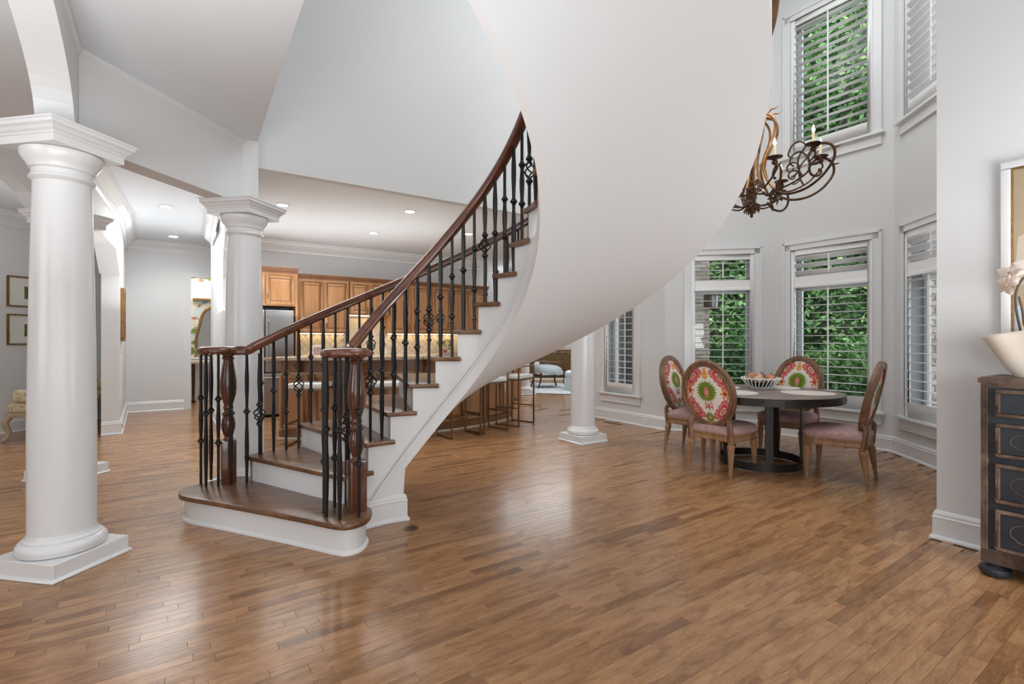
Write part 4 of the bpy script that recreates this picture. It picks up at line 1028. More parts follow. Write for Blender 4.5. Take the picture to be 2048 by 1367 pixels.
# ================================================================== DINING
TC = V2(2.60, 5.24)
t = thing('dining_table', 'round dining table with a grey-brown top and riveted dark iron base', 'dining table', (TC.x, TC.y, 0), R(20))
MB().lathe([(0, .752), (.745, .752), (.752, .757), (.748, .762), (0, .762)], 72).build('table_top', TABTOP, t, smooth=True)
b = MB(); b.lathe([(.742, .685), (.756, .685), (.756, .756), (.742, .756)], 72)
b.build('rim_band', TABIRON, t, smooth=True)
b = MB()
for k in range(24): a = 2 * math.pi * k / 24; b.ball((.757 * math.cos(a), .757 * math.sin(a), .722), .008, 6, 4)
b.build('rivets', TABIRON, t, smooth=True, kind='stuff')
def ring(r0, r1, z0, z1, n=64):
    b = MB(); v = []; 
    for r, z in ((r1, z0), (r1, z1), (r0, z1), (r0, z0)):
        for k in range(n): a = 2 * math.pi * k / n; v.append((r * math.cos(a), r * math.sin(a), z))
    f = [(i * n + k, i * n + (k + 1) % n, ((i + 1) % 4) * n + (k + 1) % n, ((i + 1) % 4) * n + k) for i in range(4) for k in range(n)]
    return b.add(v, f)
ring(.382, .394, .006, .082).build('base_ring', TABIRON, t, smooth=True)
ring(.365, .378, .655, .69).build('upper_ring', TABIRON, t, smooth=True)
for k in range(5):
    a = R(20 + 72 * k); c, s = math.cos(a), math.sin(a)
    b = MB(); b.box(.362, .382, -.038, .038, .01, .752, lambda x_, y_, z: (x_ * c - y_ * s, x_ * s + y_ * c, z)); b.build('leg', TABIRON, t, bevel=.003, seg=1)
for x_, y_, lb in ((2.955, 5.0, 'round cream placemat on the near right of the dining table'), (2.93, 5.56, 'round cream placemat behind the fruit bowl'), (2.22, 5.05, 'round cream placemat behind the nearest chair back'), (2.30, 5.62, 'round cream placemat hidden at the far left of the dining table')):
    d_ = V2(x_, y_) - TC; d_ = d_.normalized() * min(d_.length, .49)
    o = MB().lathe([(0, 0), (.235, 0), (.242, .002), (.24, .005), (.20, .006), (0, .005)], 40).build('placemat', MATW, smooth=True); o.location = (TC.x + d_.x, TC.y + d_.y, .762); tag(o, lb, 'placemat', 'round cream placemats on the dining table')
# bowl
bw = (2.72, 5.47, .762)
t = thing('fruit_bowl', 'white openwork ceramic bowl full of fruit on the dining table', 'bowl', bw)
MB().lathe([(0, .012), (.09, .012), (.095, .006), (.085, 0), (.10, 0), (.115, .012), (.112, .022), (0, .022)], 36).build('base', WHITE_UPH, t, smooth=True)
b = MB()
for k in range(26):
    a = 2 * math.pi * k / 26; 
    pts = [((.105 + .085 * f ** .7) * math.cos(a + .12 * f), (.105 + .085 * f ** .7) * math.sin(a + .12 * f), .015 + .095 * f) for f in (0, .25, .5, .75, 1)]
    b.tube(pts, .0065, 6)
b.build('staves', WHITE_UPH, t, smooth=True)
b = MB(); b.tube([(.193 * math.cos(2 * math.pi * k / 48), .193 * math.sin(2 * math.pi * k / 48), .112 + .008 * math.sin(k * 2.1)) for k in range(48)], .009, 6, True); b.build('rim', WHITE_UPH, t, smooth=True)
MB().lathe([(0, .03), (.10, .03), (.165, .075), (.16, .08), (0, .035)], 28).build('liner', M['black_gap'] if 'black_gap' in M else TABIRON, t, smooth=True)
for (fx, fy, fz, r_, m_, lb) in ((-.105, -.03, .130, .052, 'peach', 'large rosy fruit at the left of the bowl'), (-.07, -.10, .105, .05, 'onion_tan', 'pale netted fruit at the front left of the bowl'), (.06, -.08, .112, .052, 'peach', 'peach-coloured fruit at the front right of the bowl'), (.11, .0, .118, .048, 'pomegranate', 'dark reddish fruit at the right of the bowl'), (-.0, .02, .12, .045, 'onion_tan', 'tan fruit in the middle of the bowl'), (.05, .09, .125, .045, 'pomegranate', 'brownish fruit at the back of the bowl')):
    b = MB(); b.ball((0, 0, 0), r_, 18, 12, (1, 1, .92)); b.lathe([(.006, r_ * .85), (.012, r_ * .92), (.009, r_ * 1.08), (.004, r_ * 1.05)], 8)
    o = b.build('fruit', M[m_], smooth=True); o.location = (bw[0] + fx, bw[1] + fy, bw[2] + fz); tag(o, lb, 'fruit', 'fruit in the openwork bowl')
# ---- chairs : printed oval backs
def lerp3(a, b, t): return tuple(x_ * (1 - t) + y_ * t for x_, y_ in zip(a, b))
IV = (.80, .76, .68); GR = (.17, .25, .025); DGR = (.08, .13, .02); PK = (.55, .085, .09); LPK = (.68, .24, .22); OR = (.70, .22, .06); YE = (.75, .46, .10); MR = (.30, .04, .05)
def suzani(x_, z_):
    """x in -1..1, z in -1..1 : medallion of a bold floral print"""
    col = IV
    # central medallion with a serrated edge
    dx, dz = x_ * .82, (z_ - .12); r = math.hypot(dx, dz); a = math.atan2(dz, dx)
    ed = .30 + .10 * (((a * 22 / (2 * math.pi)) % 1) ** 1.3)
    if r < ed: col = GR if r > .2 or (int((a + 9) * 6) % 3) else DGR
    dr = math.hypot(dx / .06, (dz + .03) / .12)
    if dr < 1.5: col = LPK
    if dr < 1.0: col = PK
    if dr < .6: col = IV
    if dr < .35: col = PK
    # corner palmettes : crescents in pink and red
    for sx, cx, cz, rot in ((1, .60, .62, -.85), (-1, .60, .60, -.85), (1, .62, -.56, .75), (-1, .62, -.54, .75)):
        px, pz = x_ * sx - cx, z_ - cz; c, s = math.cos(rot), math.sin(rot); u = px * c - pz * s if cz < 0 else px * c - pz * s; w = px * s + pz * c
        u += .55 * w * w * (1 if cz > 0 else 1); e = math.hypot(u / .23, w / .46); wob = .07 * math.sin(13 * math.atan2(w * .5, u))
        if e < 1 + wob:
            col = PK
            if e < .84: col = LPK
            if e < .66: col = PK
            if e < .36: col = IV if e > .27 else MR
            if e < .14: col = YE
    # side flowers
    for sx in (1, -1):
        px, pz = x_ * sx - .80, z_ - (.06 if sx > 0 else .12); e = math.hypot(px, pz); aa = math.atan2(pz, px)
        if e < .15 + .06 * math.cos(6 * aa): col = OR if e > .06 else MR
    # teardrop on top
    px, pz = x_ + .02, z_ - .74; e = math.hypot(px / (.11 * (1 - .5 * max(-1, min(1, pz / .2)))), pz / .19)
    if e < 1: col = YE if e < .75 else OR
    if e < .35: col = OR
    # lower sprig and green tuft
    px, pz = x_ - .04, z_ + .40; e = math.hypot(px, pz); aa = math.atan2(pz, px)
    if e < .10 + .05 * math.cos(5 * aa + 1): col = PK
    if abs(abs(px) - .16 + .5 * (pz + .08) ** 2) < .02 and -.12 < pz < .16: col = PK
    px, pz = x_ - .0, z_ + .80; e = math.hypot(px / 1.2, pz); aa = math.atan2(pz, px)
    if e < .17 + .04 * math.cos(12 * aa): col = GR if e > .07 else LPK
    return col
ph_me = {}
def oval_face(sx, sz, bulge, nx=84, nz=104, flip=False):
    v = []; cols = []; idx = {}
    f = []
    # polar grid keeps a clean oval edge
    NR, NA = 46, 150
    for i in range(NR + 1):
        for k in range(NA):
            r = i / NR; a = 2 * math.pi * k / NA; x_, z_ = r * math.cos(a), r * math.sin(a)
            v.append((x_ * sx, -bulge * (1 - r * r), z_ * sz)); cols.append(suzani(-x_ if flip else x_, z_))
    for i in range(NR):
        for k in range(NA): k2 = (k + 1) % NA; f.append((i * NA + k, i * NA + k2, (i + 1) * NA + k2, (i + 1) * NA + k))
    me = bpy.data.meshes.new('fabric_panel'); me.from_pydata(v, [], f); me.materials.append(M['printed_fabric'])
    at = me.color_attributes.new('print', 'FLOAT_COLOR', 'POINT'); at.data.foreach_set('color', [q for c in cols for q in (*c, 1)])
    me.polygons.foreach_set('use_smooth', [True] * len(me.polygons)); return me
def dining_chair(loc, face, label):
    """local frame: +y is the way the sitter faces"""
    t = thing('dining_chair', label, 'chair', (loc[0], loc[1], 0), face - R(90), 'oval-backed chairs around the round dining table')
    # seat : rounded trapezoid
    out = spline([(-.20, -.235, 0), (0, -.245, 0), (.20, -.235, 0), (.245, -.12, 0), (.265, .08, 0), (.255, .20, 0), (.17, .262, 0), (0, .28, 0), (-.17, .262, 0), (-.255, .20, 0), (-.265, .08, 0), (-.245, -.12, 0)], 5, True)
    def layer(sc, z): return [(p.x * sc, p.y * sc, z) for p in out]
    b = MB(); v = []; n = len(out); prof = ((.94, .395), (1.0, .405), (1.015, .425), (1.0, .447), (.94, .468), (.8, .483), (.55, .494), (.25, .498))
    for sc, z in prof: v += layer(sc, z)
    f = [(i * n + k, i * n + (k + 1) % n, (i + 1) * n + (k + 1) % n, (i + 1) * n + k) for i in range(len(prof) - 1) for k in range(n)]
    f += [tuple(range((len(prof) - 1) * n, len(prof) * n)), tuple(range(n))[::-1]]
    b.add(v, f).build('seat', PINK, t, smooth=True)
    b = MB(); v = []; prof = ((.98, .335), (1.0, .342), (1.0, .352), (.985, .357), (.985, .385), (1.005, .390), (1.005, .402), (.97, .406))
    for sc, z in prof: v += layer(sc, z)
    f = [(i * n + k, i * n + (k + 1) % n, (i + 1) * n + (k + 1) % n, (i + 1) * n + k) for i in range(len(prof) - 1) for k in range(n)] + [tuple(range((len(prof) - 1) * n, len(prof) * n)), tuple(range(n))[::-1]]
    b.add(v, f).build('seat_rail', LEGWOOD, t, smooth=True)
    def leg(lx, ly, dx, dy):
        b = MB(); n = 20; v = []; prof = [(.026, .345), (.032, .338), (.032, .325), (.024, .316), (.030, .306), (.035, .292), (.034, .275), (.031, .262)] + [(.031 - .016 * k / 8, .255 - .2 * k / 8) for k in range(9)] + [(.018, .05), (.019, .042), (.013, .036), (.015, .02), (.012, .0)]
        for i, (r, z) in enumerate(prof):
            fl = .86 if 8 <= i <= 15 else 1
            for k in range(n): rr = r * (fl if k % 2 else 1); a = 2 * math.pi * k / n; q = 1 - z / .345; v.append((lx + dx * q + rr * math.cos(a), ly + dy * q + rr * math.sin(a), z))
        f = [(i * n + k, i * n + (k + 1) % n, (i + 1) * n + (k + 1) % n, (i + 1) * n + k) for i in range(len(prof) - 1) for k in range(n)] + [tuple(range(n))[::-1], tuple(range((len(prof) - 1) * n, len(prof) * n))]
        b.add(v, f).build('leg', LEGWOOD, t, smooth=False)
    for sx in (-1, 1): leg(sx * .215, .205, sx * .004, .008); leg(sx * .20, -.215, sx * .018, -.045)
    # oval back, tilted
    TB = Matrix.Translation((0, -.262, .775)) @ Matrix.Rotation(R(13), 4, 'X')
    ax, az = .242, .305; b = MB(); N = 72; prof = [(-.030, -.012), (-.026, -.026), (-.010, -.030), (-.004, -.024), (.004, -.024), (.010, -.030), (.026, -.026), (.032, -.008), (.032, .008), (.026, .026), (.010, .030), (-.010, .030), (-.026, .024), (-.030, .012)]
    v = []
    for k in range(N):
        a = 2 * math.pi * k / N; nx, nz = math.cos(a) / ax, math.sin(a) / az; l = math.hypot(nx, nz); nx /= l; nz /= l
        for o, y_ in prof: v.append(tuple(TB @ Vector((ax * math.cos(a) + nx * o, y_, az * math.sin(a) + nz * o))))
    m = len(prof); f = [(k * m + j, ((k + 1) % N) * m + j, ((k + 1) % N) * m + (j + 1) % m, k * m + (j + 1) % m) for k in range(N) for j in range(m)]
    b.add(v, f).build('back_frame', CHWOOD, t, smooth=True)
    if not ph_me: ph_me['a'] = oval_face(.222, .285, .022); ph_me['b'] = oval_face(.222, .285, .03, flip=True)
    o = bpy.data.objects.new('back_fabric', ph_me['a']); C.objects.link(o); o.parent = t; o.matrix_local = TB @ Matrix.Translation((0, -.010, 0))
    o = bpy.data.objects.new('front_fabric', ph_me['b']); C.objects.link(o); o.parent = t; o.matrix_local = TB @ Matrix.Translation((0, .010, 0)) @ Matrix.Rotation(math.pi, 4, 'Z')
    for sx in (-1, 1):
        b = MB(); q = TB @ Vector((sx * .175, 0, -.232)); pts = spline([(sx * .200, -.225, .335), (sx * .205, -.235, .42), (sx * .200, -.245, .50), (q.x * 1.03, q.y, q.z)], 5)
        b.tube(pts, [.034, .034, .033, .032, .031, .030, .029, .028, .027, .026, .026, .026, .026, .025, .022, .02][:len(pts)], 8, sq=(1.0, .85)); b.build('back_post', CHWOOD, t, smooth=True)
    return t
dining_chair((2.09, 4.97), math.atan2(.283, .347), 'oval-backed dining chair nearest the camera side, its printed back fully in view')
dining_chair((3.07, 4.70), math.atan2(.69, -.72), 'oval-backed dining chair at the right of the table, seen from the side')
dining_chair((3.13, 5.66), math.atan2(-.283, -.347), 'oval-backed dining chair behind the table, its medallion above the table top')
dining_chair((2.12, 5.80), math.atan2(-.66, .62), 'oval-backed dining chair at the far left, partly behind the nearest chair')

# ================================================================== CHANDELIER
CX, CY = 2.54, 5.30
t = thing('chandelier', 'large wrought iron scroll chandelier with candle lamps beside the stair underside', 'chandelier', (CX, CY, 0))
MB().lathe([(.003, 2.585), (.018, 2.60), (.012, 2.62), (.035, 2.64), (.05, 2.675), (.045, 2.71), (.02, 2.735), (.03, 2.75), (.018, 2.78), (.025, 2.84), (.034, 2.87), (.02, 2.90), (.013, 2.96), (.012, 3.70), (.02, 3.74), (.008, 3.78)], 14).build('stem', BRONZE, t, smooth=True)
b = MB()
for k in range(10):
    a = 2 * math.pi * k / 10; c, s = math.cos(a), math.sin(a)
    b.tube([(.02 * c, .02 * s, 2.66), (.055 * c, .055 * s, 2.68), (.075 * c, .075 * s, 2.66), (.07 * c, .07 * s, 2.635)], [.012, .014, .008, .003], 6)
b.build('leaf_finial', BRONZE, t, smooth=True)
for k in range(10):
    a = 2 * math.pi * (k + .5) / 10; c, s = math.cos(a), math.sin(a)
    P = lambda r, z, w=0: (r * c - w * s, r * s + w * c, z)
    b = MB(); b.tube(spline([P(.23, 2.84), P(.15, 2.98), P(.125, 3.12), P(.17, 3.26), P(.235, 3.40), P(.245, 3.52), P(.20, 3.60), P(.12, 3.63), P(.05, 3.60), P(.02, 3.52)], 5), .0125, 7); b.build('scroll_rod', GILT, t, smooth=True)
    b = MB(); b.tube([P(.02, 3.60), P(.05, 3.68), P(.06, 3.76), P(.03 + .02 * (k % 2), 3.84)], [.006, .012, .008, .002], 5); b.tube([P(.16, 3.62), P(.21, 3.66), P(.25, 3.655), P(.285, 3.67)], [.004, .010, .007, .001], 5); b.build('crown_leaf', GILT, t, smooth=True)
for k in range(6):
    a = 2 * math.pi * (k + .2) / 6; c, s = math.cos(a), math.sin(a); P = lambda r, z, w=0: (r * c - w * s, r * s + w * c, z)
    b = MB()
    for q in range(3):
        r0 = .06 - q * .018; b.tube([(lambda A: P(.265 + 0 * A, 2.84 + r0 * math.sin(A), r0 * math.cos(A)))(2 * math.pi * j / 16) for j in range(16)], .007, 5, True)
    for q in range(6): A = q * math.pi / 3; b.tube([P(.265, 2.84 + .02 * math.sin(A), .02 * math.cos(A)), P(.268, 2.84 + .075 * math.sin(A + .3), .075 * math.cos(A + .3))], .008, 5)
    b.build('rosette', BRONZE, t, smooth=True)
    b = MB(); b.tube(spline([P(.03, 2.74), P(.12, 2.69), P(.22, 2.72), P(.265, 2.77)], 4), .009, 6); b.tube([P(.24, 2.75), P(.26, 2.71), P(.25, 2.67)], [.012, .01, .005], 6); b.build('lower_branch', BRONZE, t, smooth=True)
ring(.255, .268, 2.757, 2.772, 40).build('basket_ring', BRONZE, t, smooth=True)
def spiral(cr, cz, r0, r1, a0, a1, n=16): return [(cr + (r0 + (r1 - r0) * k / n) * math.cos(a0 + (a1 - a0) * k / n), cz + (r0 + (r1 - r0) * k / n) * math.sin(a0 + (a1 - a0) * k / n)) for k in range(n + 1)]
NARM = 9
for k in range(NARM):
    a = 2 * math.pi * k / NARM + R(-12); low = k % 3 == 1; c, s = math.cos(a), math.sin(a); dz = -.14 if low else 0; rk = .50 if low else (.66 if k % 3 == 0 else .60)
    P = lambda r, z, w=0: (r * c - w * s, r * s + w * c, z)
    b = MB()
    main = [(.26, 2.80), (.38, 2.755), (.54, 2.775), (.68, 2.86), (.775, 2.99), (.775, 3.10), (.70, 3.165), (.61, 3.15), (.555, 3.08), (.575, 3.005), (.635, 2.99), (.665, 3.03), (.64, 3.06)]
    if low: main = [(.26, 2.78), (.36, 2.72), (.50, 2.72), (.60, 2.79), (.62, 2.89), (.56, 2.95), (.49, 2.93), (.47, 2.87), (.51, 2.84)]
    b.tube(spline([P(r, z) for r, z in main], 5), .0125, 7)
    b.tube([P(main[5][0] - .01, main[5][1]), P(main[5][0] + .04, main[5][1] + .0), P(main[5][0] + .07, main[5][1] + .012)], [.010, .007, .001], 5)
    zc = 3.17 + dz
    b.tube(spline([P(.27, 2.82), P(.42, 2.86), P(.55, 2.93), P(rk - .03, 3.02 + dz * .8), P(rk + .02, zc - .09), P(rk, zc - .04)], 5), .009, 7)
    if not low:
        sp2 = spiral(.40, 3.0, .085, .015, -1.6, 6.2, 22); b.tube([P(r, z) for r, z in sp2], .0085, 6)
        b.tube(spline([P(.50, 2.90), P(.46, 3.0), P(.47, 3.10), P(.53, 3.19), P(.47, 3.25), P(.40, 3.22), P(.37, 3.14), P(.41, 3.10)], 4), .0085, 6)
    b.build('arm', BRONZE, t, smooth=True)
    x_, y_, _ = P(rk, 0)
    MB().lathe([(.004, zc - .06), (.022, zc - .05), (.030, zc - .03), (.018, zc - .016), (.024, zc - .004), (.03, zc), (.068, zc + .010), (.072, zc + .018), (.06, zc + .014), (.02, zc + .008)], 20, x_, y_).build('drip_pan', BRONZE, t, smooth=True)
    MB().lathe([(.0125, zc + .01), (.0125, zc + .125), (.008, zc + .13)], 12, x_, y_).build('candle', CANDLE, t, smooth=True)
    MB().lathe([(.005, zc + .13), (.013, zc + .142), (.014, zc + .155), (.008, zc + .178), (.002, zc + .20)], 10, x_, y_).build('flame_bulb', FLAME, t, smooth=True)
b = MB(); z = 3.76
while z < ZT - .05:
    w = .012 if int(z / .05) % 2 else 0
    b.tube([((.012 if not w else 0) * math.cos(q * math.pi / 4), (.012 if w else 0) * math.cos(q * math.pi / 4), z + .03 + .03 * math.sin(q * math.pi / 4)) for q in range(8)], .004, 5, True); z += .048
b.build('chain', BRONZE, t, smooth=True)
MB().lathe([(0, ZT), (.07, ZT), (.065, ZT - .02), (.03, ZT - .05), (.01, ZT - .07)], 20).build('canopy', BRONZE, t, smooth=True)

# ================================================================== RIGHT WALL : chest, vase, orchid, framed art
dG = -E0; nG = V2(dG.y, -dG.x); TG = frame(R0, dG, nG)        # y negative = out from the wall
t = thing('chest_of_drawers', 'black painted chest of drawers with worn brown mouldings by the right wall', 'chest of drawers')
c0, c1, dep = .30, 1.42, .445; ZC_ = 1.09
b = MB(); b.box(c0 + .02, c1 - .02, -dep + .015, -.02, .14, 1.05, TG); b.build('body', BLKBLUE, t)
b = MB(); b.sweep([(0, 0), (.012, .0), (.02, .012), (.03, .018), (.042, .03), (.045, .042), (.038, .052), (.0, .054)], [TG(c0 + .01, -.02, 0)[:2], TG(c0 + .01, -dep + .01, 0)[:2], TG(c1 - .01, -dep + .01, 0)[:2], TG(c1 - .01, -.02, 0)[:2]], 1)
b.v = [(p[0], p[1], p[2] + 1.038) for p in b.v]; b.box(c0 - .0, c1 + .0, -dep, -.015, 1.06, 1.088, TG); b.build('top', CHTRIM, t)
b = MB(); b.sweep([(0, 0), (.03, 0), (.036, .01), (.036, .022), (.026, .030), (.024, .045), (.012, .055), (.008, .07), (0, .075)], [TG(c0 + .01, -.02, 0)[:2], TG(c0 + .01, -dep + .01, 0)[:2], TG(c1 - .01, -dep + .01, 0)[:2], TG(c1 - .01, -.02, 0)[:2]], 1)
b.v = [(p[0], p[1], p[2] + .075) for p in b.v]; b.box(c0 + .01, c1 - .01, -dep + .01, -.02, .075, .145, TG); b.build('base_moulding', CHTRIM, t)
for xa in (c0 + .012, c1 - .042):
    b = MB()
    for k in range(3): b.box(xa + k * .0105, xa + k * .0105 + .008, -dep - .002, -dep + .02, .15, 1.045, TG)
    b.box(xa, xa + .03, -dep + .004, -dep + .02, .15, 1.045, TG); b.build('corner_post', CHTRIM, t)
for (z0, z1, pl) in ((.881, 1.028, 0), (.664, .846, 1), (.416, .628, 2), (.160, .381, 2)):
    b = MB(); d0, d1 = c0 + .075, c1 - .075; b.box(d0, d1, -dep - .004, -dep + .03, z0, z1, TG); d = b.build('drawer', BLKBLUE, t)
    b = MB(); w = .018
    for (a, c, e, g) in ((d0, d1, z0, z0 + w), (d0, d1, z1 - w, z1), (d0, d0 + w, z0 + w, z1 - w), (d1 - w, d1, z0 + w, z1 - w)): b.box(a, c, -dep - .014, -dep, e, g, TG); 
    b.build('drawer_moulding', CHTRIM, d, bevel=.004)
    if pl:
        cx2 = d0 + .17; zc = (z0 + z1) / 2; h2 = (z1 - z0) * .26; yy = -dep - .0055
        for cx2 in (d0 + .19, d1 - .19):
            pts = [TG(cx2 + .10 * sg_, yy, zc + h2 * sz) for sg_, sz in ()]
            lp_ = [(-.045, h2), (-.10, h2 * .8), (-.13, h2 * .35), (-.135, 0), (-.13, -h2 * .35), (-.10, -h2 * .8), (-.045, -h2), (-.045, -h2 * 1.2), (.045, -h2 * 1.2), (.045, -h2), (.10, -h2 * .8), (.13, -h2 * .35), (.135, 0), (.13, h2 * .35), (.10, h2 * .8), (.045, h2), (.045, h2 * 1.2), (-.045, h2 * 1.2)]
            b = MB(); b.tube([TG(cx2 + a, yy, zc + q) for a, q in lp_], .0022, 5, True); b.build('cartouche_line', CHTRIM, d)
    for cx2 in (d0 + .145 if False else d0 + .165, d1 - .165):
        zc = (z0 + z1) / 2; q = TG(cx2, -dep - .02, zc); b = MB(); b.ball(q, .013, 10, 8); b.tube([TG(cx2, -dep, zc + .012), q], .008, 8); b.tube([TG(cx2, -dep - .012, zc - .008), TG(cx2, -dep - .018, zc - .022), TG(cx2, -dep - .014, zc - .036)], [.010, .015, .008], 8, sq=(1.2, .6)); b.build('pull', BRONZE, d, smooth=True)
for xa in (c0 + .06, c1 - .06):
    for ya in (-dep + .06, -.09):
        q = TG(xa, ya, 0); MB().lathe([(.04, 0), (.062, .008), (.07, .026), (.066, .045), (.045, .055), (.038, .062), (.045, .070), (.045, .078)], 28, q[0], q[1]).build('bun_foot', BLKBLUE, t, smooth=True)
# folded vase
vs = TG(.56, -.24, 1.089)
t = thing('folded_vase', 'cream ceramic vase folded like a fan on the black chest', 'vase', vs, ang(dG))
v = []; N = 64; L = 14
for i in range(L + 1):
    f_ = i / L
    for k in range(N):
        a = 2 * math.pi * k / N; wx = .15 + .14 * f_ ** .9; wy = .055 + .05 * f_
        fold = 1 - .34 * f_ * (abs(math.cos(a * 2.0 + .6)) ** 3) * (1 if abs(math.cos(a)) < .8 else 0)
        e = .75; x_ = wx * (abs(math.cos(a)) ** e) * (1 if math.cos(a) > 0 else -1); y_ = wy * math.sin(a) * fold
        zt = .225 + .055 * (1 - abs(x_) / wx) if True else 0
        v.append((x_, y_, f_ * zt))
f = [(i * N + k, i * N + (k + 1) % N, (i + 1) * N + (k + 1) % N, (i + 1) * N + k) for i in range(L) for k in range(N)] + [tuple(range(N))[::-1]]
vo = MB().add(v, f).build('body', CREAM, t, smooth=True); md = vo.modifiers.new('thick', 'SOLIDIFY'); md.thickness = .008; md.offset = -1
t = thing('orchid_plant', 'white orchid with dark stems in a black pot inside the folded vase', 'plant', TG(.50, -.24, 1.13), ang(dG)); t.scale = (1, 1, .87)
MB().lathe([(.05, 0), (.062, .10), (.07, .22), (.075, .225), (.07, .215), (.0, .21)], 24).build('pot', BLACKP, t, smooth=True)
b = MB(); b.tube(spline([(-.06, 0, .20), (-.085, 0, .40), (-.08, 0, .52), (-.04, -.01, .60), (.03, -.02, .62), (.12, -.03, .58)], 6), .006, 7); b.tube(spline([(-.045, .01, .20), (-.062, .01, .38), (-.075, .01, .47)], 5), .005, 6); b.build('stem', BARK, t, smooth=True)
def blossom(c, ax, sc, nm='blossom'):
    b = MB(); ax = Vector(ax).normalized(); s_ = ax.orthogonal().normalized(); u_ = ax.cross(s_)
    for k, (w, l, an) in enumerate(((.6, 1.1, 0), (.95, 1.05, 65), (.5, 1, 145), (.5, 1, 215), (.95, 1.05, 295))):
        a = R(an); d = s_ * math.cos(a) + u_ * math.sin(a); w_ = ax.cross(d); vv = []; n1, n2 = 7, 6
        for i in range(n1 + 1):
            q = i / n1; ww = math.sin(math.pi * min(1, q * .93 + .07)) ** .6 * w * .42
            for j in range(n2 + 1): jj = j / n2 * 2 - 1; vv.append(Vector(c) + (d * q * l + w_ * jj * ww + ax * (.18 * q - .22 * q * q - .10 * jj * jj * q + .02 * k)) * sc)
        b.add(vv, [(i * (n2 + 1) + j, (i + 1) * (n2 + 1) + j, (i + 1) * (n2 + 1) + j + 1, i * (n2 + 1) + j + 1) for i in range(n1) for j in range(n2)])
    o = b.build(nm, ORCH, t, smooth=True, fix=False)
    b = MB(); b.ball(Vector(c) + ax * .006, sc * .13, 8, 6); b.build('lip', M['onion_tan'], o, smooth=True)
blossom((-.10, -.03, .62), (-.4, -1, .15), .075); blossom((-.02, -.04, .655), (.1, -1, .3), .075); blossom((-.115, -.035, .545), (-.6, -.8, -.1), .065); blossom((.07, -.05, .62), (.3, -1, .1), .075); blossom((.14, -.05, .56), (.4, -1, -.1), .06)
b = MB()
for a, l in ((.3, .16), (2.6, .18), (1.2, .12)):
    d = Vector((math.cos(a), math.sin(a) * .5, 0)); p0 = Vector((0, 0, .21)); b.add([p0, p0 + d * l * .5 + Vector((0, .02, .04)), p0 + d * l + Vector((0, 0, .01)), p0 + d * l * .5 + Vector((0, -.02, .035))], [(0, 1, 2, 3)])
b.build('leaf', LEAFG, t, fix=False)
# framed art on the right wall
s0 = on_line(R0, dG, 2003)
t = thing('framed_artwork', 'tall white-framed tan picture above the black chest', 'picture'); z0, z1 = 1.16, 2.355; x1 = s0 + .86; w = .045
b = MB()
for (a, c, e, g) in ((s0, x1, z0, z0 + w), (s0, x1, z1 - w, z1), (s0, s0 + w, z0 + w, z1 - w), (x1 - w, x1, z0 + w, z1 - w)): b.box(a, c, -.035, 0, e, g, TG); b.box(a + .004, c - .004, -.042, -.035, e + .004, g - .004, TG)
b.build('frame', TRIM, t, bevel=.003)
b = MB(); w2 = w + .009
for (a, c, e, g) in ((s0 + w, x1 - w, z0 + w, z0 + w2), (s0 + w, x1 - w, z1 - w2, z1 - w), (s0 + w, s0 + w2, z0 + w2, z1 - w2), (x1 - w2, x1 - w, z0 + w2, z1 - w2)): b.box(a, c, -.026, 0, e, g, TG)
b.build('inner_fillet', GOLDF, t)
b = MB(); b.box(s0 + w2, x1 - w2, -.012, 0, z0 + w2, z1 - w2, TG); b.build('canvas', M['art_tan'], t)
b = MB(); pts = [(s0 + w2 + .0, 1.62)] + [(s0 + w2 + .02 + .36 * k / 12, 1.86 + .11 * math.sin(math.pi * (k + 2) / 16)) for k in range(13)] + [(s0 + .50, 1.62)]
b.add([TG(a, -.0125, q) for a, q in pts], [tuple(range(len(pts)))]); b.build('painted_arch', M['art_pale'], t, fix=False)
b = MB(); b.box(s0 + w2 + .005, s0 + w2 + .035, -.0135, -.012, 1.24, 1.50, TG); b.build('painted_window', M['art_blue'], t); b = MB(); b.box(s0 + w2 + .035, s0 + w2 + .16, -.0135, -.012, 1.38, 1.52, TG); b.build('painted_shade', M['art_amber'], t)
b = MB(); b.box(s0 + w2 + .035, s0 + w2 + .16, -.0133, -.012, 1.23, 1.38, TG); b.build('painted_sill', PAPER, t)

# ================================================================== small fittings
TAw = frame(W0, dA, V2(dA.y, -dA.x))
b = MB(); b.box(.055, .155, -.006, 0, 1.13, 1.25, TAw); b.box(.075, .095, -.010, -.006, 1.17, 1.21, TAw); b.box(.115, .135, -.010, -.006, 1.17, 1.21, TAw); tag(b.build('switch_plate', PLASTIC), 'white double switch plate between the far column and the slim window', 'switch')
sA = on_line(W0, dA, 1294); b = MB(); b.box(sA - .06, sA + .06, -.030, -.018, .045, .12, TAw)
for q in (-.03, .03): b.box(sA + q - .012, sA + q + .012, -.032, -.030, .06, .105, TAw)
tag(b.build('wall_outlet', PLASTIC), 'white outlet in the baseboard left of the dining chairs', 'outlet')
t = thing('floor_outlet', 'small round brass outlet set in the floor beside the stair wall', 'outlet', ((821 - 1024) / F * 3.44, 3.44, 0))
MB().lathe([(0, -.002), (.052, -.002), (.055, .001), (.048, .003), (0, .003)], 28).build('cover', BRASS, t, smooth=True)
for q in (-.02, .02): MB().lathe([(.0, .0028), (.014, .0028), (.014, .0036), (0, .0036)], 14, q, 0).build('socket', BLACKP, t)
c = (V2((1237 - 1024) / F * 7.9, 7.9)); t = thing('floor_vent', 'slim brown floor vent below the slim shuttered window', 'vent', (c.x - .12, c.y - .14, 0), ang(dA))
MB().box(-.17, .17, -.04, .04, -.002, .004).build('frame', OAKD, t)
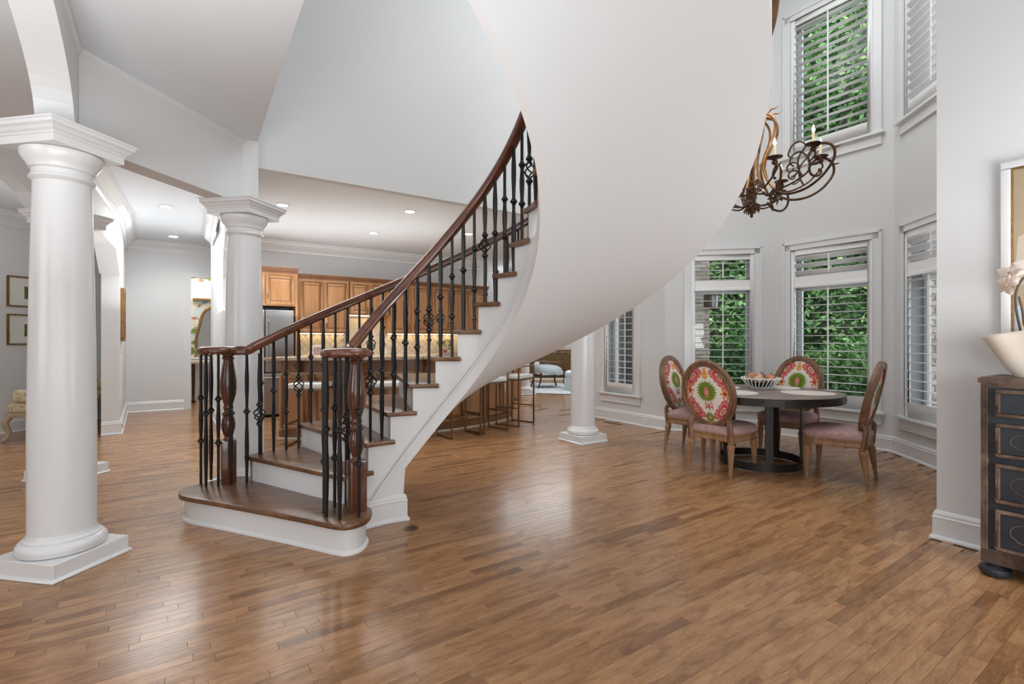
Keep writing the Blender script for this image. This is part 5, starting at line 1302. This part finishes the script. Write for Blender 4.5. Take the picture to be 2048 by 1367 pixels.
for k in range(10): MB().box(-.15 + k * .03, -.135 + k * .03, -.028, .028, .004, .006).build('slat', CHWOOD, t)
b = MB(); b.box(HD0 - .18, HD0 - .17, -.0, 0, 1, 1, Th)

# ================================================================== OUTSIDE
MB().box(-2, 45, 4, 60, -.5, -.35).build('ground_lawn', M['grass'], kind='structure')
def brick_wall(name, label, P, d, L, z0, z1, faces_n, depth=.11):
    """solid mortar core with separate bricks on the face towards n"""
    t = thing(name, label, 'brick wall'); T = frame(P, d, faces_n)
    b = MB(); b.box(0, L, 0, depth + .2, z0, z1, T); b.build('mortar_core', M['mortar'], t)
    bl, bh, g = .195, .062, .011; r = 0; z = z0 + .005; cache = {}
    def bm_(l):
        k = round(l, 3)
        if k not in cache:
            e = .004; m = bpy.data.meshes.new('brick'); v = [(0, 0, 0), (l, 0, 0), (l, 0, bh), (0, 0, bh), (e, -.012, e), (l - e, -.012, e), (l - e, -.012, bh - e), (e, -.012, bh - e)]
            m.from_pydata(v, [], [(4, 5, 6, 7), (0, 1, 5, 4), (1, 2, 6, 5), (2, 3, 7, 6), (3, 0, 4, 7)]); m.materials.append(M['brick_tan']); cache[k] = m
        return cache[k]
    az = ang(d)
    while z + bh < z1:
        x_ = -(.103 if r % 2 else 0)
        while x_ < L - .02:
            a = max(0, x_); l = min(x_ + bl, L) - a
            if l > .03:
                o = bpy.data.objects.new('brick', bm_(l)); C.objects.link(o); o.parent = t
                yj = random.uniform(-.003, .003); o.matrix_world = Matrix.Translation(T(a, yj, z)) @ Matrix.Rotation(az, 4, 'Z')
            x_ += bl + g
        z += bh + g; r += 1
    return t
# porch pier seen through the second window
pp = V2(3.20, 9.35); 
brick_wall('brick_pier', 'tan brick porch pier with the lantern, seen through the window behind the dining chairs', pp, V2(.96, -.28).normalized(), .46, -.3, 2.95, V2(-.28, -.96).normalized())
brick_wall('brick_wall', 'tan brick wall seen through the slim shuttered window', V2(1.70, 9.60), V2(.97, -.24).normalized(), .44, -.3, 2.3, V2(-.24, -.97).normalized())
b = MB(); b.box(2.145, 2.24, 9.30, 9.44, -.3, 2.4); tag(b.build('dark_post', M['brown_stone_wall'], bevel=.01), 'dark post beside the brick wall outside the slim window', 'post')
brick_wall('brick_wall', 'grey tan brick wall seen through the shutters at the far right', V2(4.62, 5.60), V2(.983, -.182), .9, .2, 2.9, V2(-.182, -.983))
t = thing('wall_lantern', 'dark iron wall lantern on the brick porch pier', 'lantern', (3.62, 8.98, 0))
b = MB(); b.box(-.16, -.10, -.05, .05, 1.86, 2.20); b.tube([(-.13, 0, 2.1), (-.06, 0, 2.24), (0, 0, 2.22)], .012, 6); b.build('bracket', BRONZE, t)
MB().lathe([(.02, 2.22), (.05, 2.17), (.12, 2.10), (.135, 2.085), (.10, 2.08)], 8).build('roof', BRONZE, t)
MB().lathe([(.075, 1.87), (.095, 2.08)], 8).build('glass', M['milky_glass'], t)
b = MB()
for k in range(8): a = 2 * math.pi * k / 8; b.tube([(.078 * math.cos(a), .078 * math.sin(a), 1.86), (.098 * math.cos(a), .098 * math.sin(a), 2.09)], .006, 4)
b.lathe([(.01, 1.80), (.05, 1.83), (.085, 1.865), (.08, 1.875), (.02, 1.87)], 8); b.build('cage', BRONZE, t)
# patio furniture glimpse and shrubs, trees
def leaf_cloud(n, blobs, size, seed):
    rnd = random.Random(seed); v = []; f = []
    tot = sum(b_[3] * b_[4] for b_ in blobs)
    for bx, by, bz, br, bhh in blobs:
        for _ in range(int(n * br * bhh / tot)):
            a = rnd.uniform(0, 6.283); ct = rnd.uniform(-1, 1); r = rnd.random() ** .38; st = math.sqrt(1 - ct * ct)
            p = Vector((bx + br * r * st * math.cos(a), by + br * r * st * math.sin(a), bz + bhh * r * ct))
            d = Vector((rnd.gauss(0, 1), rnd.gauss(0, 1), rnd.gauss(0, .7))).normalized(); s = d.orthogonal().normalized(); s = (Matrix.Rotation(rnd.uniform(0, 6.28), 3, d) @ s); z_ = size * rnd.uniform(.6, 1.3)
            k = len(v); v += [p - d * z_, p + s * z_ * .5, p + d * z_, p - s * z_ * .5]; f.append((k, k + 1, k + 2, k + 3))
    me = bpy.data.meshes.new('foliage'); me.from_pydata(v, [], f); return me
rnd = random.Random(11)
def blobs_tree(h, r, low, seed):
    q = random.Random(seed); out = []
    for k in range(20): z = low + (h - low) * (k + .5) / 20; w = r * math.sin(math.pi * min(.97, .12 + .84 * (z - low) / (h - low))) ** .5; a = k * 2.4; out.append((w * .55 * math.cos(a), w * .55 * math.sin(a), z, w * .62, (h - low) * .09))
    return out
ml = [leaf_cloud(30000, blobs_tree(13, 2.4, .3, 1), .085, 1), leaf_cloud(30000, blobs_tree(11, 2.6, .6, 2), .085, 2)]
mat_l = [M['tree_leaf'], M['tree_leaf_dark']]
meshes = []
for me in ml:
    for mm in mat_l: m2 = me.copy(); m2.materials.append(mm); meshes.append(m2)
tb = MB(); tb.tube([(0, 0, -.5), (.05, 0, 3), (-.04, .05, 7), (0, 0, 11)], [.22, .17, .12, .04], 10)
trunk = tb.build('trunk', BARK, smooth=True); tme = trunk.data; bpy.data.objects.remove(trunk)
spots = [(5.2, 13.0, 0, 'leafy green tree behind the brick porch pier'), (6.4, 15.2, 3, 'dark tree in the gap right of the brick porch pier'), (8.3, 12.6, 0, 'leafy tree straight beyond the largest shuttered window'), (10.2, 14.6, 1, 'dark tree beyond the right half of the largest shuttered window'),
         (11.4, 12.4, 2, 'bright tree at the right edge of the largest shuttered window'), (4.4, 17.5, 1, 'tall tree farthest back behind the porch'), (7.6, 18.5, 3, 'tall tree at the back between the two wide windows'), (11.0, 18.8, 2, 'tall tree at the back of the yard, right side'), (14.0, 17.2, 1, 'tree at the far right of the yard'), (9.0, 22.5, 0, 'very tall tree closing the yard view'), (13.5, 22.5, 3, 'very tall dark tree at the right rear of the yard')]
for i, (x_, y_, k, lb) in enumerate(spots):
    t = thing('tree', lb, 'tree', (x_, y_, 0), i * 1.3, 'trees beyond the breakfast nook windows'); s_ = 1.0 if i < 9 else 1.25; t.scale = (s_, s_, s_)
    o = bpy.data.objects.new('trunk', tme); C.objects.link(o); o.parent = t
    o = bpy.data.objects.new('foliage', meshes[k]); C.objects.link(o); o.parent = t; o['kind'] = 'stuff'
sm_ = leaf_cloud(9000, [(0, 0, .35, .8, .7), (.5, .3, .3, .7, .6), (-.5, .2, .4, .7, .7)], .04, 5); sm_.materials.append(M['tree_leaf'])
for i, (x_, y_, lb) in enumerate(((5.6, 10.6, 'low bright shrub in the yard right of the porch pier'), (7.4, 10.4, 'low bright shrub below the largest shuttered window'), (8.9, 10.9, 'low shrub at the right below the largest shuttered window'), (4.6, 11.4, 'low shrub just behind the porch pier'))):
    t = thing('shrub', lb, 'shrub', (x_, y_, -.35), i * 1.1, 'low shrubs in the yard'); t.scale = (1.5, 1.5, 1.6)
    o = bpy.data.objects.new('foliage', sm_); C.objects.link(o); o.parent = t; o['kind'] = 'stuff'
# outer shell, never seen from inside the windows
EXT = [V2(7, -.9), V2(5.6, -4.3), V2(-12.5, -4.3)]
wall('wall_foyer_right', GE, V2(5.6, -4.3), 0, ZT, [], .14)
wall('wall_foyer_back', V2(5.6, -4.3), V2(-12.5, -4.3), 0, ZT, [], .14)
wall('wall_far_left', V2(-12.5, -4.3), V2(-12.5, 20), 0, ZC, [], .14)
wall('wall_far_back', V2(-12.5, 19.9), V2(7, 19.9), 0, ZC, [], .14)
